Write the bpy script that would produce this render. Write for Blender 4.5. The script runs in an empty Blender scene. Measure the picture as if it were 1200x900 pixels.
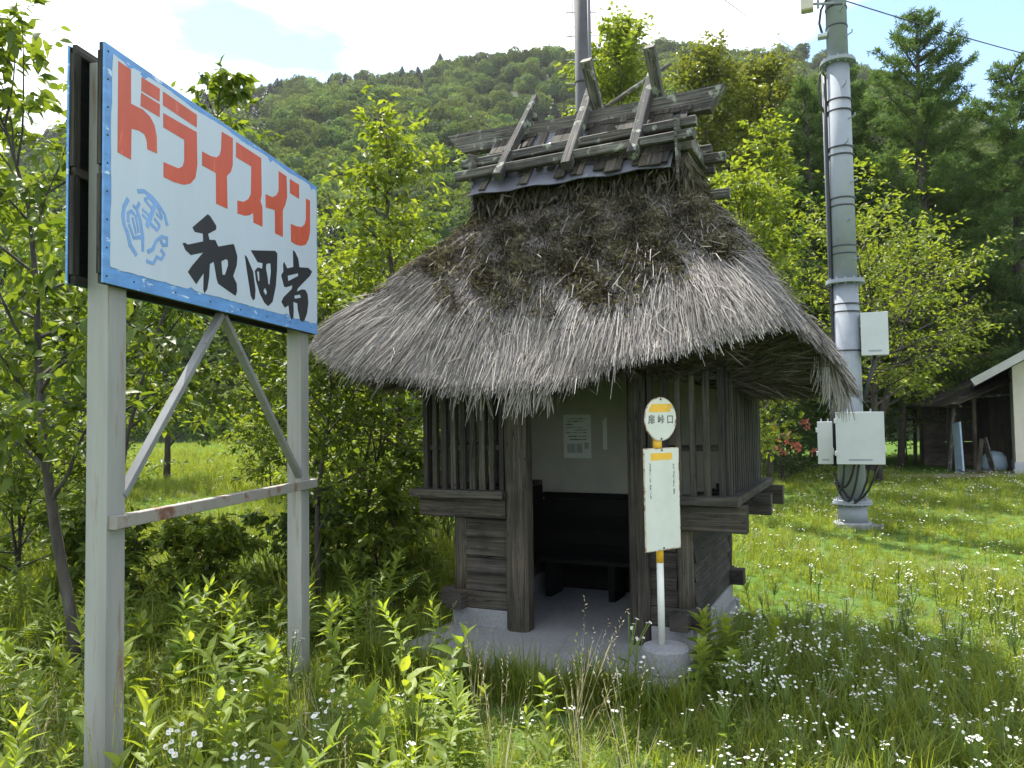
import bpy, math, random
import numpy as np
from mathutils import Vector, Matrix, Euler
from mathutils.geometry import tessellate_polygon

# ------------------------------------------------------------------ camera, sky, sun, exposure
scene = bpy.context.scene
COL = scene.collection
RAD = math.radians

cam_data = bpy.data.cameras.new('camera')
cam_data.sensor_width = 36.0
cam_data.lens = 36.0 * 920.0 / 1200.0
cam_data.clip_start = 0.05
cam_data.clip_end = 5000.0
cam = bpy.data.objects.new('camera', cam_data)
COL.objects.link(cam)
cam.matrix_world = Matrix.Translation((0, 0, 1.75)) @ (Matrix.Rotation(RAD(92.49), 4, 'X') @ Matrix.Rotation(RAD(-0.86), 4, 'Z'))
scene.camera = cam

SUN_EL = RAD(58.0)
SUN_AZ = RAD(-24.0)          # compass style: 0 = +Y, positive turns to +X
sun_dir = Vector((math.sin(SUN_AZ) * math.cos(SUN_EL), math.cos(SUN_AZ) * math.cos(SUN_EL), math.sin(SUN_EL)))

world = bpy.data.worlds.new('World')
scene.world = world
world.use_nodes = True
wn, wl = world.node_tree.nodes, world.node_tree.links
wn.clear()
w_out = wn.new('ShaderNodeOutputWorld')
w_bg = wn.new('ShaderNodeBackground')
w_bg.inputs['Strength'].default_value = 0.135
sky = wn.new('ShaderNodeTexSky')
sky.sky_type = 'NISHITA'
sky.sun_disc = False
sky.sun_elevation = SUN_EL
sky.sun_rotation = SUN_AZ
sky.air_density = 1.0
sky.dust_density = 0.2
sky.ozone_density = 2.5
# broken cloud cover, laid out on a plane high overhead (direction projected on to it)
tc = wn.new('ShaderNodeTexCoord')
sep = wn.new('ShaderNodeSeparateXYZ')
wl.new(tc.outputs['Generated'], sep.inputs[0])
addz = wn.new('ShaderNodeMath'); addz.operation = 'MAXIMUM'; addz.inputs[1].default_value = 0.0
wl.new(sep.outputs['Z'], addz.inputs[0])
addz2 = wn.new('ShaderNodeMath'); addz2.operation = 'ADD'; addz2.inputs[1].default_value = 0.12
wl.new(addz.outputs[0], addz2.inputs[0])
cmb = wn.new('ShaderNodeCombineXYZ')
for ax_i, nm in enumerate(('X', 'Y')):
    dv = wn.new('ShaderNodeMath'); dv.operation = 'DIVIDE'
    wl.new(sep.outputs[nm], dv.inputs[0]); wl.new(addz2.outputs[0], dv.inputs[1])
    wl.new(dv.outputs[0], cmb.inputs[ax_i])
cmap = wn.new('ShaderNodeMapping')
cmap.inputs['Location'].default_value = (3.3, 7.1, 0.0)
wl.new(cmb.outputs[0], cmap.inputs['Vector'])
cn = wn.new('ShaderNodeTexNoise')
cn.inputs['Scale'].default_value = 0.95
cn.inputs['Detail'].default_value = 9.0
cn.inputs['Roughness'].default_value = 0.52
cn.inputs['Distortion'].default_value = 0.25
wl.new(cmap.outputs[0], cn.inputs['Vector'])
crp = wn.new('ShaderNodeValToRGB')
crp.color_ramp.elements[0].position = 0.42
crp.color_ramp.elements[1].position = 0.56
wl.new(cn.outputs['Fac'], crp.inputs[0])
thick = wn.new('ShaderNodeValToRGB')          # thicker cloud is a little greyer below
thick.color_ramp.elements[0].position = 0.50; thick.color_ramp.elements[0].color = (8.6, 8.8, 9.0, 1)
thick.color_ramp.elements[1].position = 0.70; thick.color_ramp.elements[1].color = (2.7, 2.95, 3.35, 1)
wl.new(cn.outputs['Fac'], thick.inputs[0])
cmx = wn.new('ShaderNodeMix'); cmx.data_type = 'RGBA'
wl.new(crp.outputs[0], cmx.inputs['Factor'])
wl.new(sky.outputs[0], cmx.inputs['A'])
wl.new(thick.outputs[0], cmx.inputs['B'])
wl.new(cmx.outputs['Result'], w_bg.inputs['Color'])
wl.new(w_bg.outputs[0], w_out.inputs[0])

sun_data = bpy.data.lights.new('sun', 'SUN')
sun_data.energy = 4.6
sun_data.angle = RAD(0.53)
sun_data.color = (1.0, 0.95, 0.86)
sun = bpy.data.objects.new('sun', sun_data)
COL.objects.link(sun)
sun.rotation_euler = (-sun_dir).to_track_quat('-Z', 'Y').to_euler()
sun.location = (-20, 40, 60)

scene.view_settings.view_transform = 'Standard'
scene.view_settings.look = 'None'
scene.view_settings.exposure = 1.25
scene.view_settings.gamma = 1.0
scene.view_settings.use_curve_mapping = False
scene.render.engine = 'CYCLES'
scene.cycles.max_bounces = 8
scene.cycles.transparent_max_bounces = 8
scene.cycles.use_denoising = True

# ------------------------------------------------------------------ helpers
V3 = Vector
rng = random.Random(11)
def tag(o, label=None, cat=None, group=None, kind=None):
    if label: o['label'] = label
    if cat: o['category'] = cat
    if group: o['group'] = group
    if kind: o['kind'] = kind
    return o
def empty(name, loc=(0, 0, 0), rz=0.0, label=None, cat=None, group=None):
    o = bpy.data.objects.new(name, None)
    o.empty_display_size = 0.2
    COL.objects.link(o)
    o.location = loc
    o.rotation_euler = (0, 0, rz)
    return tag(o, label, cat, group)
def link_mesh(name, me, mat, parent=None, smooth=False):
    o = bpy.data.objects.new(name, me)
    COL.objects.link(o)
    if mat is not None and not me.materials:
        for m in (mat if isinstance(mat, (list, tuple)) else [mat]):
            me.materials.append(m)
    if parent is not None: o.parent = parent
    if smooth:
        lt_ = np.zeros(len(me.polygons), dtype=np.int32); me.polygons.foreach_get('loop_total', lt_)
        me.polygons.foreach_set('use_smooth', lt_ <= 4)      # end caps stay flat
    return o
def copy_tree(o, parent=None):
    c = o.copy(); COL.objects.link(c); c.parent = parent
    for ch in o.children: copy_tree(ch, c)
    return c

class MB:
    """collects simple shapes and makes one mesh of them, with a UV map that follows the grain"""
    def __init__(s): s.v = []; s.f = []; s.uv = []; s.mi = []; s.m = 0
    def face(s, idx, uv=None):
        s.f.append(tuple(idx)); s.uv.append(uv if uv else [(0.0, 0.0)] * len(idx)); s.mi.append(s.m)
    def rings(s, rs, closed=True, caps=True, us=None):
        n = len(rs[0]); b = len(s.v); uo, vo = rng.uniform(0, 40), rng.uniform(0, 40)
        for r in rs: s.v.extend([tuple(p) for p in r])
        u = us or None
        acc = 0.0; ul = [0.0]
        for k in range(1, len(rs)):
            acc += (V3(rs[k][0]) - V3(rs[k - 1][0])).length; ul.append(acc)
        vl = [0.0]
        for i in range(n): vl.append(vl[-1] + (V3(rs[0][(i + 1) % n]) - V3(rs[0][i])).length)
        m = n if closed else n - 1
        for k in range(len(rs) - 1):
            for i in range(m):
                j = (i + 1) % n
                s.face((b + k * n + i, b + k * n + j, b + (k + 1) * n + j, b + (k + 1) * n + i),
                       [(uo + ul[k], vo + vl[i]), (uo + ul[k], vo + vl[i + 1]), (uo + ul[k + 1], vo + vl[i + 1]), (uo + ul[k + 1], vo + vl[i])])
        if caps and closed:
            s.face([b + i for i in range(n)][::-1], [(uo + 3.1 + 0.02 * i, vo) for i in range(n)])
            s.face([b + (len(rs) - 1) * n + i for i in range(n)], [(uo + 5.3 + 0.02 * i, vo) for i in range(n)])
        return s
    def beam(s, p0, p1, w, h, up=(0, 0, 1), seg=1, jit=0.0, ch=0.1, w1=None, h1=None):
        p0, p1 = V3(p0), V3(p1)
        a = (p1 - p0).normalized(); side = a.cross(V3(up))
        if side.length < 1e-4: side = a.cross(V3((0, 1, 0)))
        side.normalize(); u = side.cross(a)
        w1 = w if w1 is None else w1; h1 = h if h1 is None else h1
        rs = []
        for k in range(seg + 1):
            t = k / seg
            ww, hh = (w + (w1 - w) * t) / 2, (h + (h1 - h) * t) / 2
            if jit: ww *= 1 + rng.uniform(-1, 1) * jit; hh *= 1 + rng.uniform(-1, 1) * jit
            c = ch * min(ww, hh) * 2
            o = p0.lerp(p1, t)
            if jit and 0 < k < seg: o = o + side * rng.uniform(-1, 1) * jit * w * .5 + u * rng.uniform(-1, 1) * jit * h * .5
            pts = [(-ww + c, -hh), (ww - c, -hh), (ww, -hh + c), (ww, hh - c), (ww - c, hh), (-ww + c, hh), (-ww, hh - c), (-ww, -hh + c)]
            rs.append([o + side * x + u * y for x, y in pts])
        return s.rings(rs)
    def box(s, lo, hi, ch=0.03):
        lo, hi = V3(lo), V3(hi); c = (lo + hi) / 2
        return s.beam((lo.x, c.y, c.z), (hi.x, c.y, c.z), hi.y - lo.y, hi.z - lo.z, ch=ch)
    def tube(s, pts, rad, n=8, caps=True, jit=0.0):
        pts = [V3(p) for p in pts]
        if not isinstance(rad, (list, tuple)): rad = [rad] * len(pts)
        rs = []; ref = None
        for k, p in enumerate(pts):
            d = (pts[min(k + 1, len(pts) - 1)] - pts[max(k - 1, 0)]).normalized()
            if ref is None: ref = d.orthogonal().normalized()
            x = (ref - d * ref.dot(d))
            x = x.normalized() if x.length > 1e-5 else d.orthogonal().normalized()
            ref = x; y = d.cross(x)
            r = rad[k]
            rs.append([p + (x * math.cos(2 * math.pi * i / n) + y * math.sin(2 * math.pi * i / n)) * r * (1 + rng.uniform(-jit, jit)) for i in range(n)])
        return s.rings(rs, caps=caps)
    def lathe(s, prof, c=(0, 0, 0), n=24, caps=True):
        c = V3(c)
        return s.rings([[c + V3((r * math.cos(2 * math.pi * i / n), r * math.sin(2 * math.pi * i / n), z)) for i in range(n)] for r, z in prof], caps=caps)
    def plate(s, loops, o, ex, ey, t=0.0):
        """flat polygon with holes in the frame o, ex, ey; t > 0 gives it thickness along ex x ey"""
        o, ex, ey = V3(o), V3(ex), V3(ey); nz = ex.cross(ey).normalized()
        L3 = [[V3((x, y, 0)) for x, y in lp] for lp in loops]
        tris = tessellate_polygon(L3)
        flat = [p for lp in loops for p in lp]
        b = len(s.v)
        top = [o + ex * x + ey * y + nz * t for x, y in flat]
        s.v.extend([tuple(p) for p in top])
        if t: s.v.extend([tuple(p - nz * t) for p in top])
        N = len(flat)
        for tr in tris:
            a, bb, c = [top[i] for i in tr]
            if (bb - a).cross(c - a).dot(nz) < 0: tr = tr[::-1]
            s.face([b + i for i in tr], [flat[i] for i in tr])
            if t: s.face([b + N + i for i in tr[::-1]], [flat[i] for i in tr[::-1]])
        if t:
            k = 0
            for lp in loops:
                n = len(lp)
                for i in range(n):
                    j = (i + 1) % n
                    s.face((b + k + i, b + N + k + i, b + N + k + j, b + k + j), [flat[k + i], flat[k + i], flat[k + j], flat[k + j]])
                k += n
        return s
    def mesh(s, name):
        me = bpy.data.meshes.new(name)
        me.from_pydata(s.v, [], s.f)
        uvl = me.uv_layers.new(name='UVMap')
        uvl.data.foreach_set('uv', np.array([c for f in s.uv for c in f], dtype=np.float32).ravel())
        if any(s.mi): me.polygons.foreach_set('material_index', np.array(s.mi, dtype=np.int32))
        me.update()
        return me
    def build(s, name, mat, parent=None, smooth=False):
        return link_mesh(name, s.mesh(name), mat, parent, smooth)

def np_mesh(name, V, F, var=None, mi=None):
    """fast mesh from arrays; F is (n, 3) or (n, 4); var is one float per vertex"""
    me = bpy.data.meshes.new(name)
    V = np.asarray(V, dtype=np.float32); F = np.asarray(F, dtype=np.int32)
    n, k = F.shape
    me.vertices.add(len(V)); me.vertices.foreach_set('co', V.ravel())
    me.loops.add(n * k); me.loops.foreach_set('vertex_index', F.ravel())
    me.polygons.add(n)
    me.polygons.foreach_set('loop_start', np.arange(0, n * k, k, dtype=np.int32))
    if mi is not None: me.polygons.foreach_set('material_index', np.asarray(mi, dtype=np.int32))
    me.update(calc_edges=True)
    if var is not None:
        a = me.attributes.new('var', 'FLOAT', 'POINT')
        a.data.foreach_set('value', np.asarray(var, dtype=np.float32))
    return me

# ------------------------------------------------------------------ materials
MATS = {}
def new_mat(name):
    m = bpy.data.materials.new(name); m.use_nodes = True
    nt = m.node_tree; nt.nodes.clear()
    out = nt.nodes.new('ShaderNodeOutputMaterial')
    p = nt.nodes.new('ShaderNodeBsdfPrincipled')
    nt.links.new(p.outputs[0], out.inputs['Surface'])
    MATS[name] = m
    return m, nt, p, out
def ramp(nt, src, stops):
    r = nt.nodes.new('ShaderNodeValToRGB')
    e = r.color_ramp.elements
    while len(e) < len(stops): e.new(0.5)
    for q, (pos, c) in zip(e, stops):
        q.position = pos; q.color = (*c, 1) if len(c) == 3 else c
    nt.links.new(src, r.inputs[0])
    return r.outputs[0]
def noise(nt, vec, scale, detail=4, rough=0.55, dist=0.0):
    n = nt.nodes.new('ShaderNodeTexNoise')
    n.inputs['Scale'].default_value = scale; n.inputs['Detail'].default_value = detail
    n.inputs['Roughness'].default_value = rough; n.inputs['Distortion'].default_value = dist
    if vec is not None: nt.links.new(vec, n.inputs['Vector'])
    return n.outputs['Fac']
def coords(nt, which='Object', scale=(1, 1, 1)):
    t = nt.nodes.new('ShaderNodeTexCoord'); m = nt.nodes.new('ShaderNodeMapping')
    m.inputs['Scale'].default_value = scale
    nt.links.new(t.outputs[which], m.inputs['Vector'])
    return m.outputs[0]
def mixc(nt, fac, a, b, mode='MIX'):
    x = nt.nodes.new('ShaderNodeMix'); x.data_type = 'RGBA'; x.blend_type = mode
    for key, val in (('Factor', fac), ('A', a), ('B', b)):
        if isinstance(val, (int, float)): x.inputs[key].default_value = val
        elif isinstance(val, tuple): x.inputs[key].default_value = (*val, 1) if len(val) == 3 else val
        else: nt.links.new(val, x.inputs[key])
    return x.outputs['Result']
def bump(nt, h, p, strength=0.3, dist=0.02):
    b = nt.nodes.new('ShaderNodeBump'); b.inputs['Strength'].default_value = strength; b.inputs['Distance'].default_value = dist
    nt.links.new(h, b.inputs['Height']); nt.links.new(b.outputs[0], p.inputs['Normal'])
def m_wood(name, dark, mid, light, lichen=None, rough=0.85, bs=0.6):
    m, nt, p, o = new_mat(name)
    g = noise(nt, coords(nt, 'UV', (1.6, 70, 1)), 1.0, 6, 0.68, 0.5)
    c = ramp(nt, g, [(0.28, dark), (0.5, mid), (0.72, light)])
    big = noise(nt, coords(nt, 'UV', (1.3, 5, 1)), 1.3, 3)
    c = mixc(nt, ramp(nt, big, [(0.35, (0, 0, 0)), (0.7, (1, 1, 1))]), c, mixc(nt, 1.0, c, (0.62, 0.6, 0.58), 'MULTIPLY'))
    cr = noise(nt, coords(nt, 'UV', (.9, 26, 1)), 1.0, 3, 0.5, 1.2)
    c = mixc(nt, ramp(nt, cr, [(.485, (0, 0, 0)), (.5, (1, 1, 1)), (.515, (0, 0, 0))]), c, tuple(q * .35 for q in dark))
    st = noise(nt, coords(nt, 'Object', (1, 1, .6)), 3.2, 5, .6)
    c = mixc(nt, 1.0, c, ramp(nt, st, [(.32, (.6, .6, .62)), (.52, (1, 1, 1)), (.7, (1.22, 1.13, .98))]), 'MULTIPLY')
    oi = nt.nodes.new('ShaderNodeObjectInfo')
    c = mixc(nt, 1.0, c, ramp(nt, oi.outputs['Random'], [(0, (.58, .58, .6)), (.5, (.95, .94, .92)), (1, (1.42, 1.36, 1.27))]), 'MULTIPLY')
    if lichen:
        l = noise(nt, coords(nt, 'Object'), 9, 6, 0.65)
        c = mixc(nt, ramp(nt, l, [(0.57, (0, 0, 0)), (0.63, (1, 1, 1))]), c, lichen)
    nt.links.new(c, p.inputs['Base Color'])
    p.inputs['Roughness'].default_value = rough
    p.inputs['Specular IOR Level'].default_value = 0.25
    bump(nt, g, p, bs, 0.006)
    return m
def m_plain(name, col, rough=0.6, metal=0.0, var=0.12, scale=6, bs=0.08, spots=None, spot_lo=0.62, spot_hi=0.68, spot_scale=14, stretch=(1, 1, 1)):
    m, nt, p, o = new_mat(name)
    n = noise(nt, coords(nt, 'Object', stretch), scale, 6, 0.6)
    lo = tuple(max(0, c * (1 - var * 2)) for c in col); hi = tuple(min(1, c * (1 + var)) for c in col)
    c = ramp(nt, n, [(0.3, lo), (0.65, hi)])
    if spots:
        s = noise(nt, coords(nt, 'Object', stretch), spot_scale, 5, 0.65)
        c = mixc(nt, ramp(nt, s, [(spot_lo, (0, 0, 0)), (spot_hi, (1, 1, 1))]), c, spots)
    nt.links.new(c, p.inputs['Base Color'])
    p.inputs['Roughness'].default_value = rough; p.inputs['Metallic'].default_value = metal
    if bs: bump(nt, n, p, bs, 0.01)
    return m
def m_leaf(name, dark, light, trans=0.45, tcol=None, rough=0.5, per_obj=0.0, spec=0.35):
    """two-sided leaf: diffuse and gloss in front, light coming through from behind"""
    m, nt, p, o = new_mat(name)
    a = nt.nodes.new('ShaderNodeAttribute'); a.attribute_name = 'var'
    c = ramp(nt, a.outputs['Fac'], [(0.0, dark), (1.0, light)])
    if per_obj:
        oi = nt.nodes.new('ShaderNodeObjectInfo')
        hsv = nt.nodes.new('ShaderNodeHueSaturation')
        mr = nt.nodes.new('ShaderNodeMapRange'); mr.inputs['To Min'].default_value = 1 - per_obj; mr.inputs['To Max'].default_value = 1 + per_obj
        nt.links.new(oi.outputs['Random'], mr.inputs['Value']); nt.links.new(mr.outputs[0], hsv.inputs['Value'])
        mr2 = nt.nodes.new('ShaderNodeMapRange'); mr2.inputs['To Min'].default_value = 0.5 - per_obj * .06; mr2.inputs['To Max'].default_value = 0.5 + per_obj * .05
        ms = nt.nodes.new('ShaderNodeMath'); ms.operation = 'FRACT'
        mm = nt.nodes.new('ShaderNodeMath'); mm.operation = 'MULTIPLY'; mm.inputs[1].default_value = 17.3
        nt.links.new(oi.outputs['Random'], mm.inputs[0]); nt.links.new(mm.outputs[0], ms.inputs[0])
        nt.links.new(ms.outputs[0], mr2.inputs['Value']); nt.links.new(mr2.outputs[0], hsv.inputs['Hue'])
        nt.links.new(c, hsv.inputs['Color']); c = hsv.outputs[0]
    nt.links.new(c, p.inputs['Base Color'])
    p.inputs['Roughness'].default_value = rough
    p.inputs['Specular IOR Level'].default_value = spec
    t = nt.nodes.new('ShaderNodeBsdfTranslucent')
    tc_ = mixc(nt, 1.0, c, tcol or (1.50, 1.40, 0.50), 'MULTIPLY')
    nt.links.new(tc_, t.inputs['Color'])
    mx = nt.nodes.new('ShaderNodeMixShader'); mx.inputs[0].default_value = trans
    nt.links.new(p.outputs[0], mx.inputs[1]); nt.links.new(t.outputs[0], mx.inputs[2])
    nt.links.new(mx.outputs[0], o.inputs['Surface'])
    return m

W_CAP = m_wood('wood_weathered_grey', (.022, .021, .020), (.10, .096, .09), (.30, .295, .28), lichen=(.27, .29, .23))
W_DARK = m_wood('wood_dark_plank', (.018, .0165, .015), (.064, .059, .052), (.125, .116, .102))
W_POST = m_wood('wood_post', (.03, .027, .022), (.092, .082, .067), (.18, .163, .138))
W_LAT = m_wood('wood_lattice', (.022, .021, .019), (.075, .071, .064), (.14, .133, .12))
W_BLACK = m_wood('wood_black_shade', (.004, .004, .004), (.008, .008, .008), (.015, .015, .0145))  # near-black, so boards inside the hut carry the room's shade in their colour
W_SHAKE = m_wood('wood_shingle_dark', (.02, .018, .015), (.07, .062, .05), (.15, .14, .12))
CONC = m_plain('concrete', (.26, .265, .275), .9, 0, .12, 60, .3, spots=(.19, .195, .195), spot_lo=.5, spot_hi=.8, spot_scale=3.5)
METAL_SHEET = m_plain('grey_metal_sheet', (.13, .135, .16), .45, .3, .1, 5, .05, spots=(.22, .2, .18))
GALV = m_plain('galvanised_steel', (.27, .295, .335), .85, .0, .06, 3, .03, spots=(.275, .30, .335), spot_lo=.52, spot_hi=.62, spot_scale=7)
GREY_PAINT = m_plain('grey_painted_steel', (.30, .30, .285), .6, .0, .12, 6, .08, spots=(.20, .135, .09), spot_lo=.56, spot_hi=.70, spot_scale=12, stretch=(1, 1, .10))
RUSTY_PAINT = m_plain('rusty_painted_steel', (.27, .25, .22), .65, .0, .12, 5, .1, spots=(.15, .065, .045), spot_lo=.50, spot_hi=.6, spot_scale=5)
SIGN_WHITE = m_plain('sign_white_paint', (.50, .565, .655), .45, 0, .03, 2.5, .02, spots=(.50, .55, .60), spot_lo=.58, spot_hi=.8, spot_scale=3, stretch=(1, 1, .25))
SIGN_BLUE = m_plain('sign_blue_paint', (.12, .29, .62), .5, 0, .12, 8, .05, spots=(.55, .66, .80), spot_lo=.60, spot_hi=.64, spot_scale=9, stretch=(1, 1, 3))
SIGN_RED = m_plain('sign_red_paint', (.56, .09, .045), .5, 0, .07, 8, .04, spots=(.66, .22, .14), spot_lo=.62, spot_hi=.7, spot_scale=16, stretch=(1, 1, .3))
SIGN_BLACK = m_plain('sign_black_paint', (.018, .02, .026), .5, 0, .1, 8, .03)
SIGN_LOGO = m_plain('sign_light_blue_paint', (.20, .36, .68), .5, 0, .1, 8, .03)
BUS_WHITE = m_plain('bus_sign_enamel', (.66, .67, .61), .35, 0, .04, 6, .02, spots=(.28, .13, .06), spot_lo=.70, spot_hi=.74, spot_scale=20)
BUS_RUST = m_plain('bus_sign_rusty_edge', (.55, .46, .36), .6, 0, .25, 25, .05, spots=(.24, .10, .04), spot_lo=.5, spot_hi=.58, spot_scale=22)
BUS_YELLOW = m_plain('bus_sign_yellow', (.85, .48, .04), .45, 0, .06, 8, .02, spots=(.8, .62, .3), spot_lo=.62, spot_hi=.68, spot_scale=12)
BUS_INK = m_plain('bus_sign_ink', (.05, .055, .05), .5, 0, .2, 8, 0)
BUS_FADED = m_plain('bus_sign_faded_ink', (.22, .24, .22), .5, 0, .1, 40, 0, spots=(.7, .73, .7), spot_lo=.5, spot_hi=.55, spot_scale=80)
BOX_WHITE = m_plain('equipment_box_paint', (.48, .505, .515), .4, 0, .03, 4, .02)
BOX_BEIGE = m_plain('antenna_box_beige', (.50, .46, .37), .5, 0, .04, 4, .02)
CABLE = m_plain('black_cable', (.018, .019, .022), .5, 0, .1, 8, 0)
PLASTER = m_plain('interior_board', (.33, .32, .27), .75, 0, .1, 1.6, .03, spots=(.27, .265, .235), spot_lo=.55, spot_hi=.75, spot_scale=2.5)
PAPER = m_plain('notice_paper', (.52, .55, .53), .8, 0, .03, 5, 0)
PAPER_GREY = m_plain('notice_grey_print', (.30, .31, .305), .8, 0, .05, 5, 0)
PAPER_INK = m_plain('notice_ink', (.12, .13, .125), .8, 0, .3, 60, 0, spots=(.42, .44, .42), spot_lo=.5, spot_hi=.56, spot_scale=70)
HOUSE_WALL = m_plain('house_wall_cream', (.60, .56, .48), .85, 0, .05, 3, .05)
HOUSE_BASE = m_plain('house_base_grey', (.40, .42, .45), .9, 0, .06, 4, .1)
ROOF_METAL = m_plain('house_roof_dark', (.12, .115, .12), .6, 0, .1, 5, .05)
FASCIA = m_plain('house_fascia', (.42, .42, .41), .7, 0, .08, 4, .05)
TARP = m_plain('pale_blue_sheet', (.33, .44, .55), .5, 0, .1, 4, .05)
BARK = m_plain('bark', (.06, .05, .042), .95, 0, .25, 14, .5, spots=(.11, .105, .095), spot_lo=.55, spot_hi=.68, spot_scale=8, stretch=(1, 1, .3))
BARK_LARCH = m_plain('bark_larch', (.085, .072, .062), .95, 0, .25, 10, .5, stretch=(1, 1, .25))

L_CHERRY = m_leaf('leaf_cherry', (.065, .11, .016), (.175, .23, .042), .48, per_obj=.0)
L_YELLOW = m_leaf('leaf_yellow_green', (.095, .148, .018), (.23, .285, .05), .5)
L_MID = m_leaf('leaf_mid_green', (.04, .085, .02), (.11, .17, .035), .42)
L_DARK = m_leaf('leaf_dark_green', (.022, .055, .018), (.07, .12, .03), .38)
L_OLIVE = m_leaf('leaf_olive', (.075, .105, .02), (.18, .205, .045), .42)
L_LARCH = m_leaf('larch_needles', (.05, .10, .034), (.13, .20, .066), .45, spec=.1, rough=.7, tcol=(1.3, 1.25, .7))
L_FOREST = m_leaf('hill_forest_leaf', (.055, .098, .026), (.14, .195, .05), .4, spec=.05, rough=.8, per_obj=.38, tcol=(1.3, 1.25, .6))
L_CONIFER = m_leaf('hill_conifer_leaf', (.028, .058, .028), (.065, .10, .05), .3, per_obj=.25, tcol=(1.2, 1.2, .8))
L_GRASS = m_leaf('grass_blade', (.108, .162, .022), (.265, .31, .058), .5, per_obj=.22, rough=.55)
L_WEED = m_leaf('weed_leaf', (.10, .168, .022), (.27, .34, .06), .52, per_obj=.15)
L_FERN = m_leaf('fern_leaf', (.06, .12, .016), (.17, .25, .035), .48, per_obj=.1)
L_DRY = m_leaf('dry_reed', (.30, .25, .15), (.55, .48, .32), .3, tcol=(1, .95, .8))
PETAL = m_leaf('white_petal', (.74, .74, .72), (.84, .83, .82), .3, tcol=(1, 1, 1))
PETAL_YOLK = m_plain('flower_centre', (.55, .42, .06), .8, 0, .1, 20, 0)
PETAL_PINK = m_leaf('azalea_petal', (.62, .16, .12), (.75, .30, .22), .35, tcol=(1, .8, .7))
STEM = m_plain('green_stem', (.16, .225, .05), .7, 0, .15, 12, 0)

def m_ground():
    m, nt, p, o = new_mat('meadow_soil')
    v = coords(nt, 'Object')
    a = noise(nt, v, .35, 5); b = noise(nt, v, 5, 6, .65)
    c = ramp(nt, b, [(.3, (.045, .08, .018)), (.55, (.085, .145, .03)), (.75, (.14, .17, .06))])
    c = mixc(nt, ramp(nt, a, [(.45, (0, 0, 0)), (.7, (1, 1, 1))]), c, (.09, .135, .04))
    nt.links.new(c, p.inputs['Base Color']); p.inputs['Roughness'].default_value = 1.0
    p.inputs['Specular IOR Level'].default_value = 0.0
    bump(nt, b, p, .6, .05)
    return m
GROUND = m_ground()
HILL = m_plain('hill_forest_floor', (.03, .05, .014), 1.0, 0, .3, .08, .3)
DIRT = m_plain('bare_soil', (.20, .165, .12), 1.0, 0, .2, 6, .5, spots=(.08, .10, .03), spot_lo=.5, spot_hi=.6, spot_scale=3)

def m_thatch():
    m, nt, p, o = new_mat('thatch_straw')
    a = nt.nodes.new('ShaderNodeAttribute'); a.attribute_name = 'var'
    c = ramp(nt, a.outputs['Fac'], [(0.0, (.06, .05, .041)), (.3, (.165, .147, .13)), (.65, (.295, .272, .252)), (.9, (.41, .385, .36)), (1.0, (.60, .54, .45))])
    nt.links.new(c, p.inputs['Base Color']); p.inputs['Roughness'].default_value = .75
    p.inputs['Specular IOR Level'].default_value = .12
    return m
THATCH = m_thatch()
THATCH_BASE = m_plain('thatch_underlayer', (.06, .052, .045), .95, 0, .3, 25, .8)
MOSS = m_leaf('thatch_moss', (.05, .043, .032), (.23, .205, .145), .12, spec=.1, rough=.9)

# ------------------------------------------------------------------ ground, hill
def gh(x, y):
    """height of the meadow"""
    return 0.03 * math.sin(x * .9 + 1.3) * math.cos(y * .7) * min(1, max(0, (y - 8.5) / 6.0)) \
        + 0.5 * max(0.0, min(1.0, (-x - 3.5) / 8)) * max(0.0, min(1.0, (y - 3) / 6)) \
        + 0.10 * max(0.0, min(1.0, (-x - 0.9) / 2.0)) * max(0.0, min(1.0, (4.4 - y) / 2))
def axis_vals(lim, n, p=2.2):
    t = np.linspace(-1, 1, n)
    return np.sign(t) * np.abs(t) ** p * lim
gx = axis_vals(900, 121, 2.6); gy = axis_vals(900, 121, 2.6) + 8.0
GV = np.array([(x, y, gh(x, y)) for y in gy for x in gx])
nI = len(gx)
GF = np.array([(r * nI + c, r * nI + c + 1, (r + 1) * nI + c + 1, (r + 1) * nI + c) for r in range(len(gy) - 1) for c in range(nI - 1)])
g_ob = link_mesh('ground', np_mesh('ground', GV, GF), GROUND, None, True)
tag(g_ob, 'meadow ground under grass and wildflowers around the hut', 'ground', kind='structure')

RU = np.array([-1.6, -1.0, -.652, -.38, -.217, 0, .27, .36, .49, .65, 1.0, 1.6])
RV = np.array([210, 290, 335, 414, 432, 440, 456, 456, 424, 335, 270, 230]) / 920.0
def hill_z(x, y):
    y = np.asarray(y, float); x = np.asarray(x, float)
    az = x / np.maximum(y, 40)
    zr = np.interp(az, RU, RV) * 320 - 6
    t = np.clip((y - 46) / (320 - 46), 0, 1.6)
    prof = np.where(t < 1, 0.86 * t + 0.14 * t * t, 1 - .45 * (t - 1))
    bumps = 6 * np.sin(x * .031 + 1) * np.sin(y * .027) + 3 * np.sin(x * .083 + y * .05)
    return zr * prof + bumps * np.clip(t * 3, 0, 1) * np.clip((1.15 - t) * 3, 0, 1) - 1.5
hx = np.linspace(-620, 620, 160); hy = np.linspace(46, 480, 90)
HX, HY = np.meshgrid(hx, hy)
HV = np.stack([HX, HY, hill_z(HX, HY)], -1).reshape(-1, 3)
HF = np.array([(r * 160 + c, r * 160 + c + 1, (r + 1) * 160 + c + 1, (r + 1) * 160 + c) for r in range(89) for c in range(159)])
h_ob = link_mesh('hill', np_mesh('hill', HV, HF), HILL, None, True)
tag(h_ob, 'steep wooded hillside rising behind the hut', 'hill', kind='structure')

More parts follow.
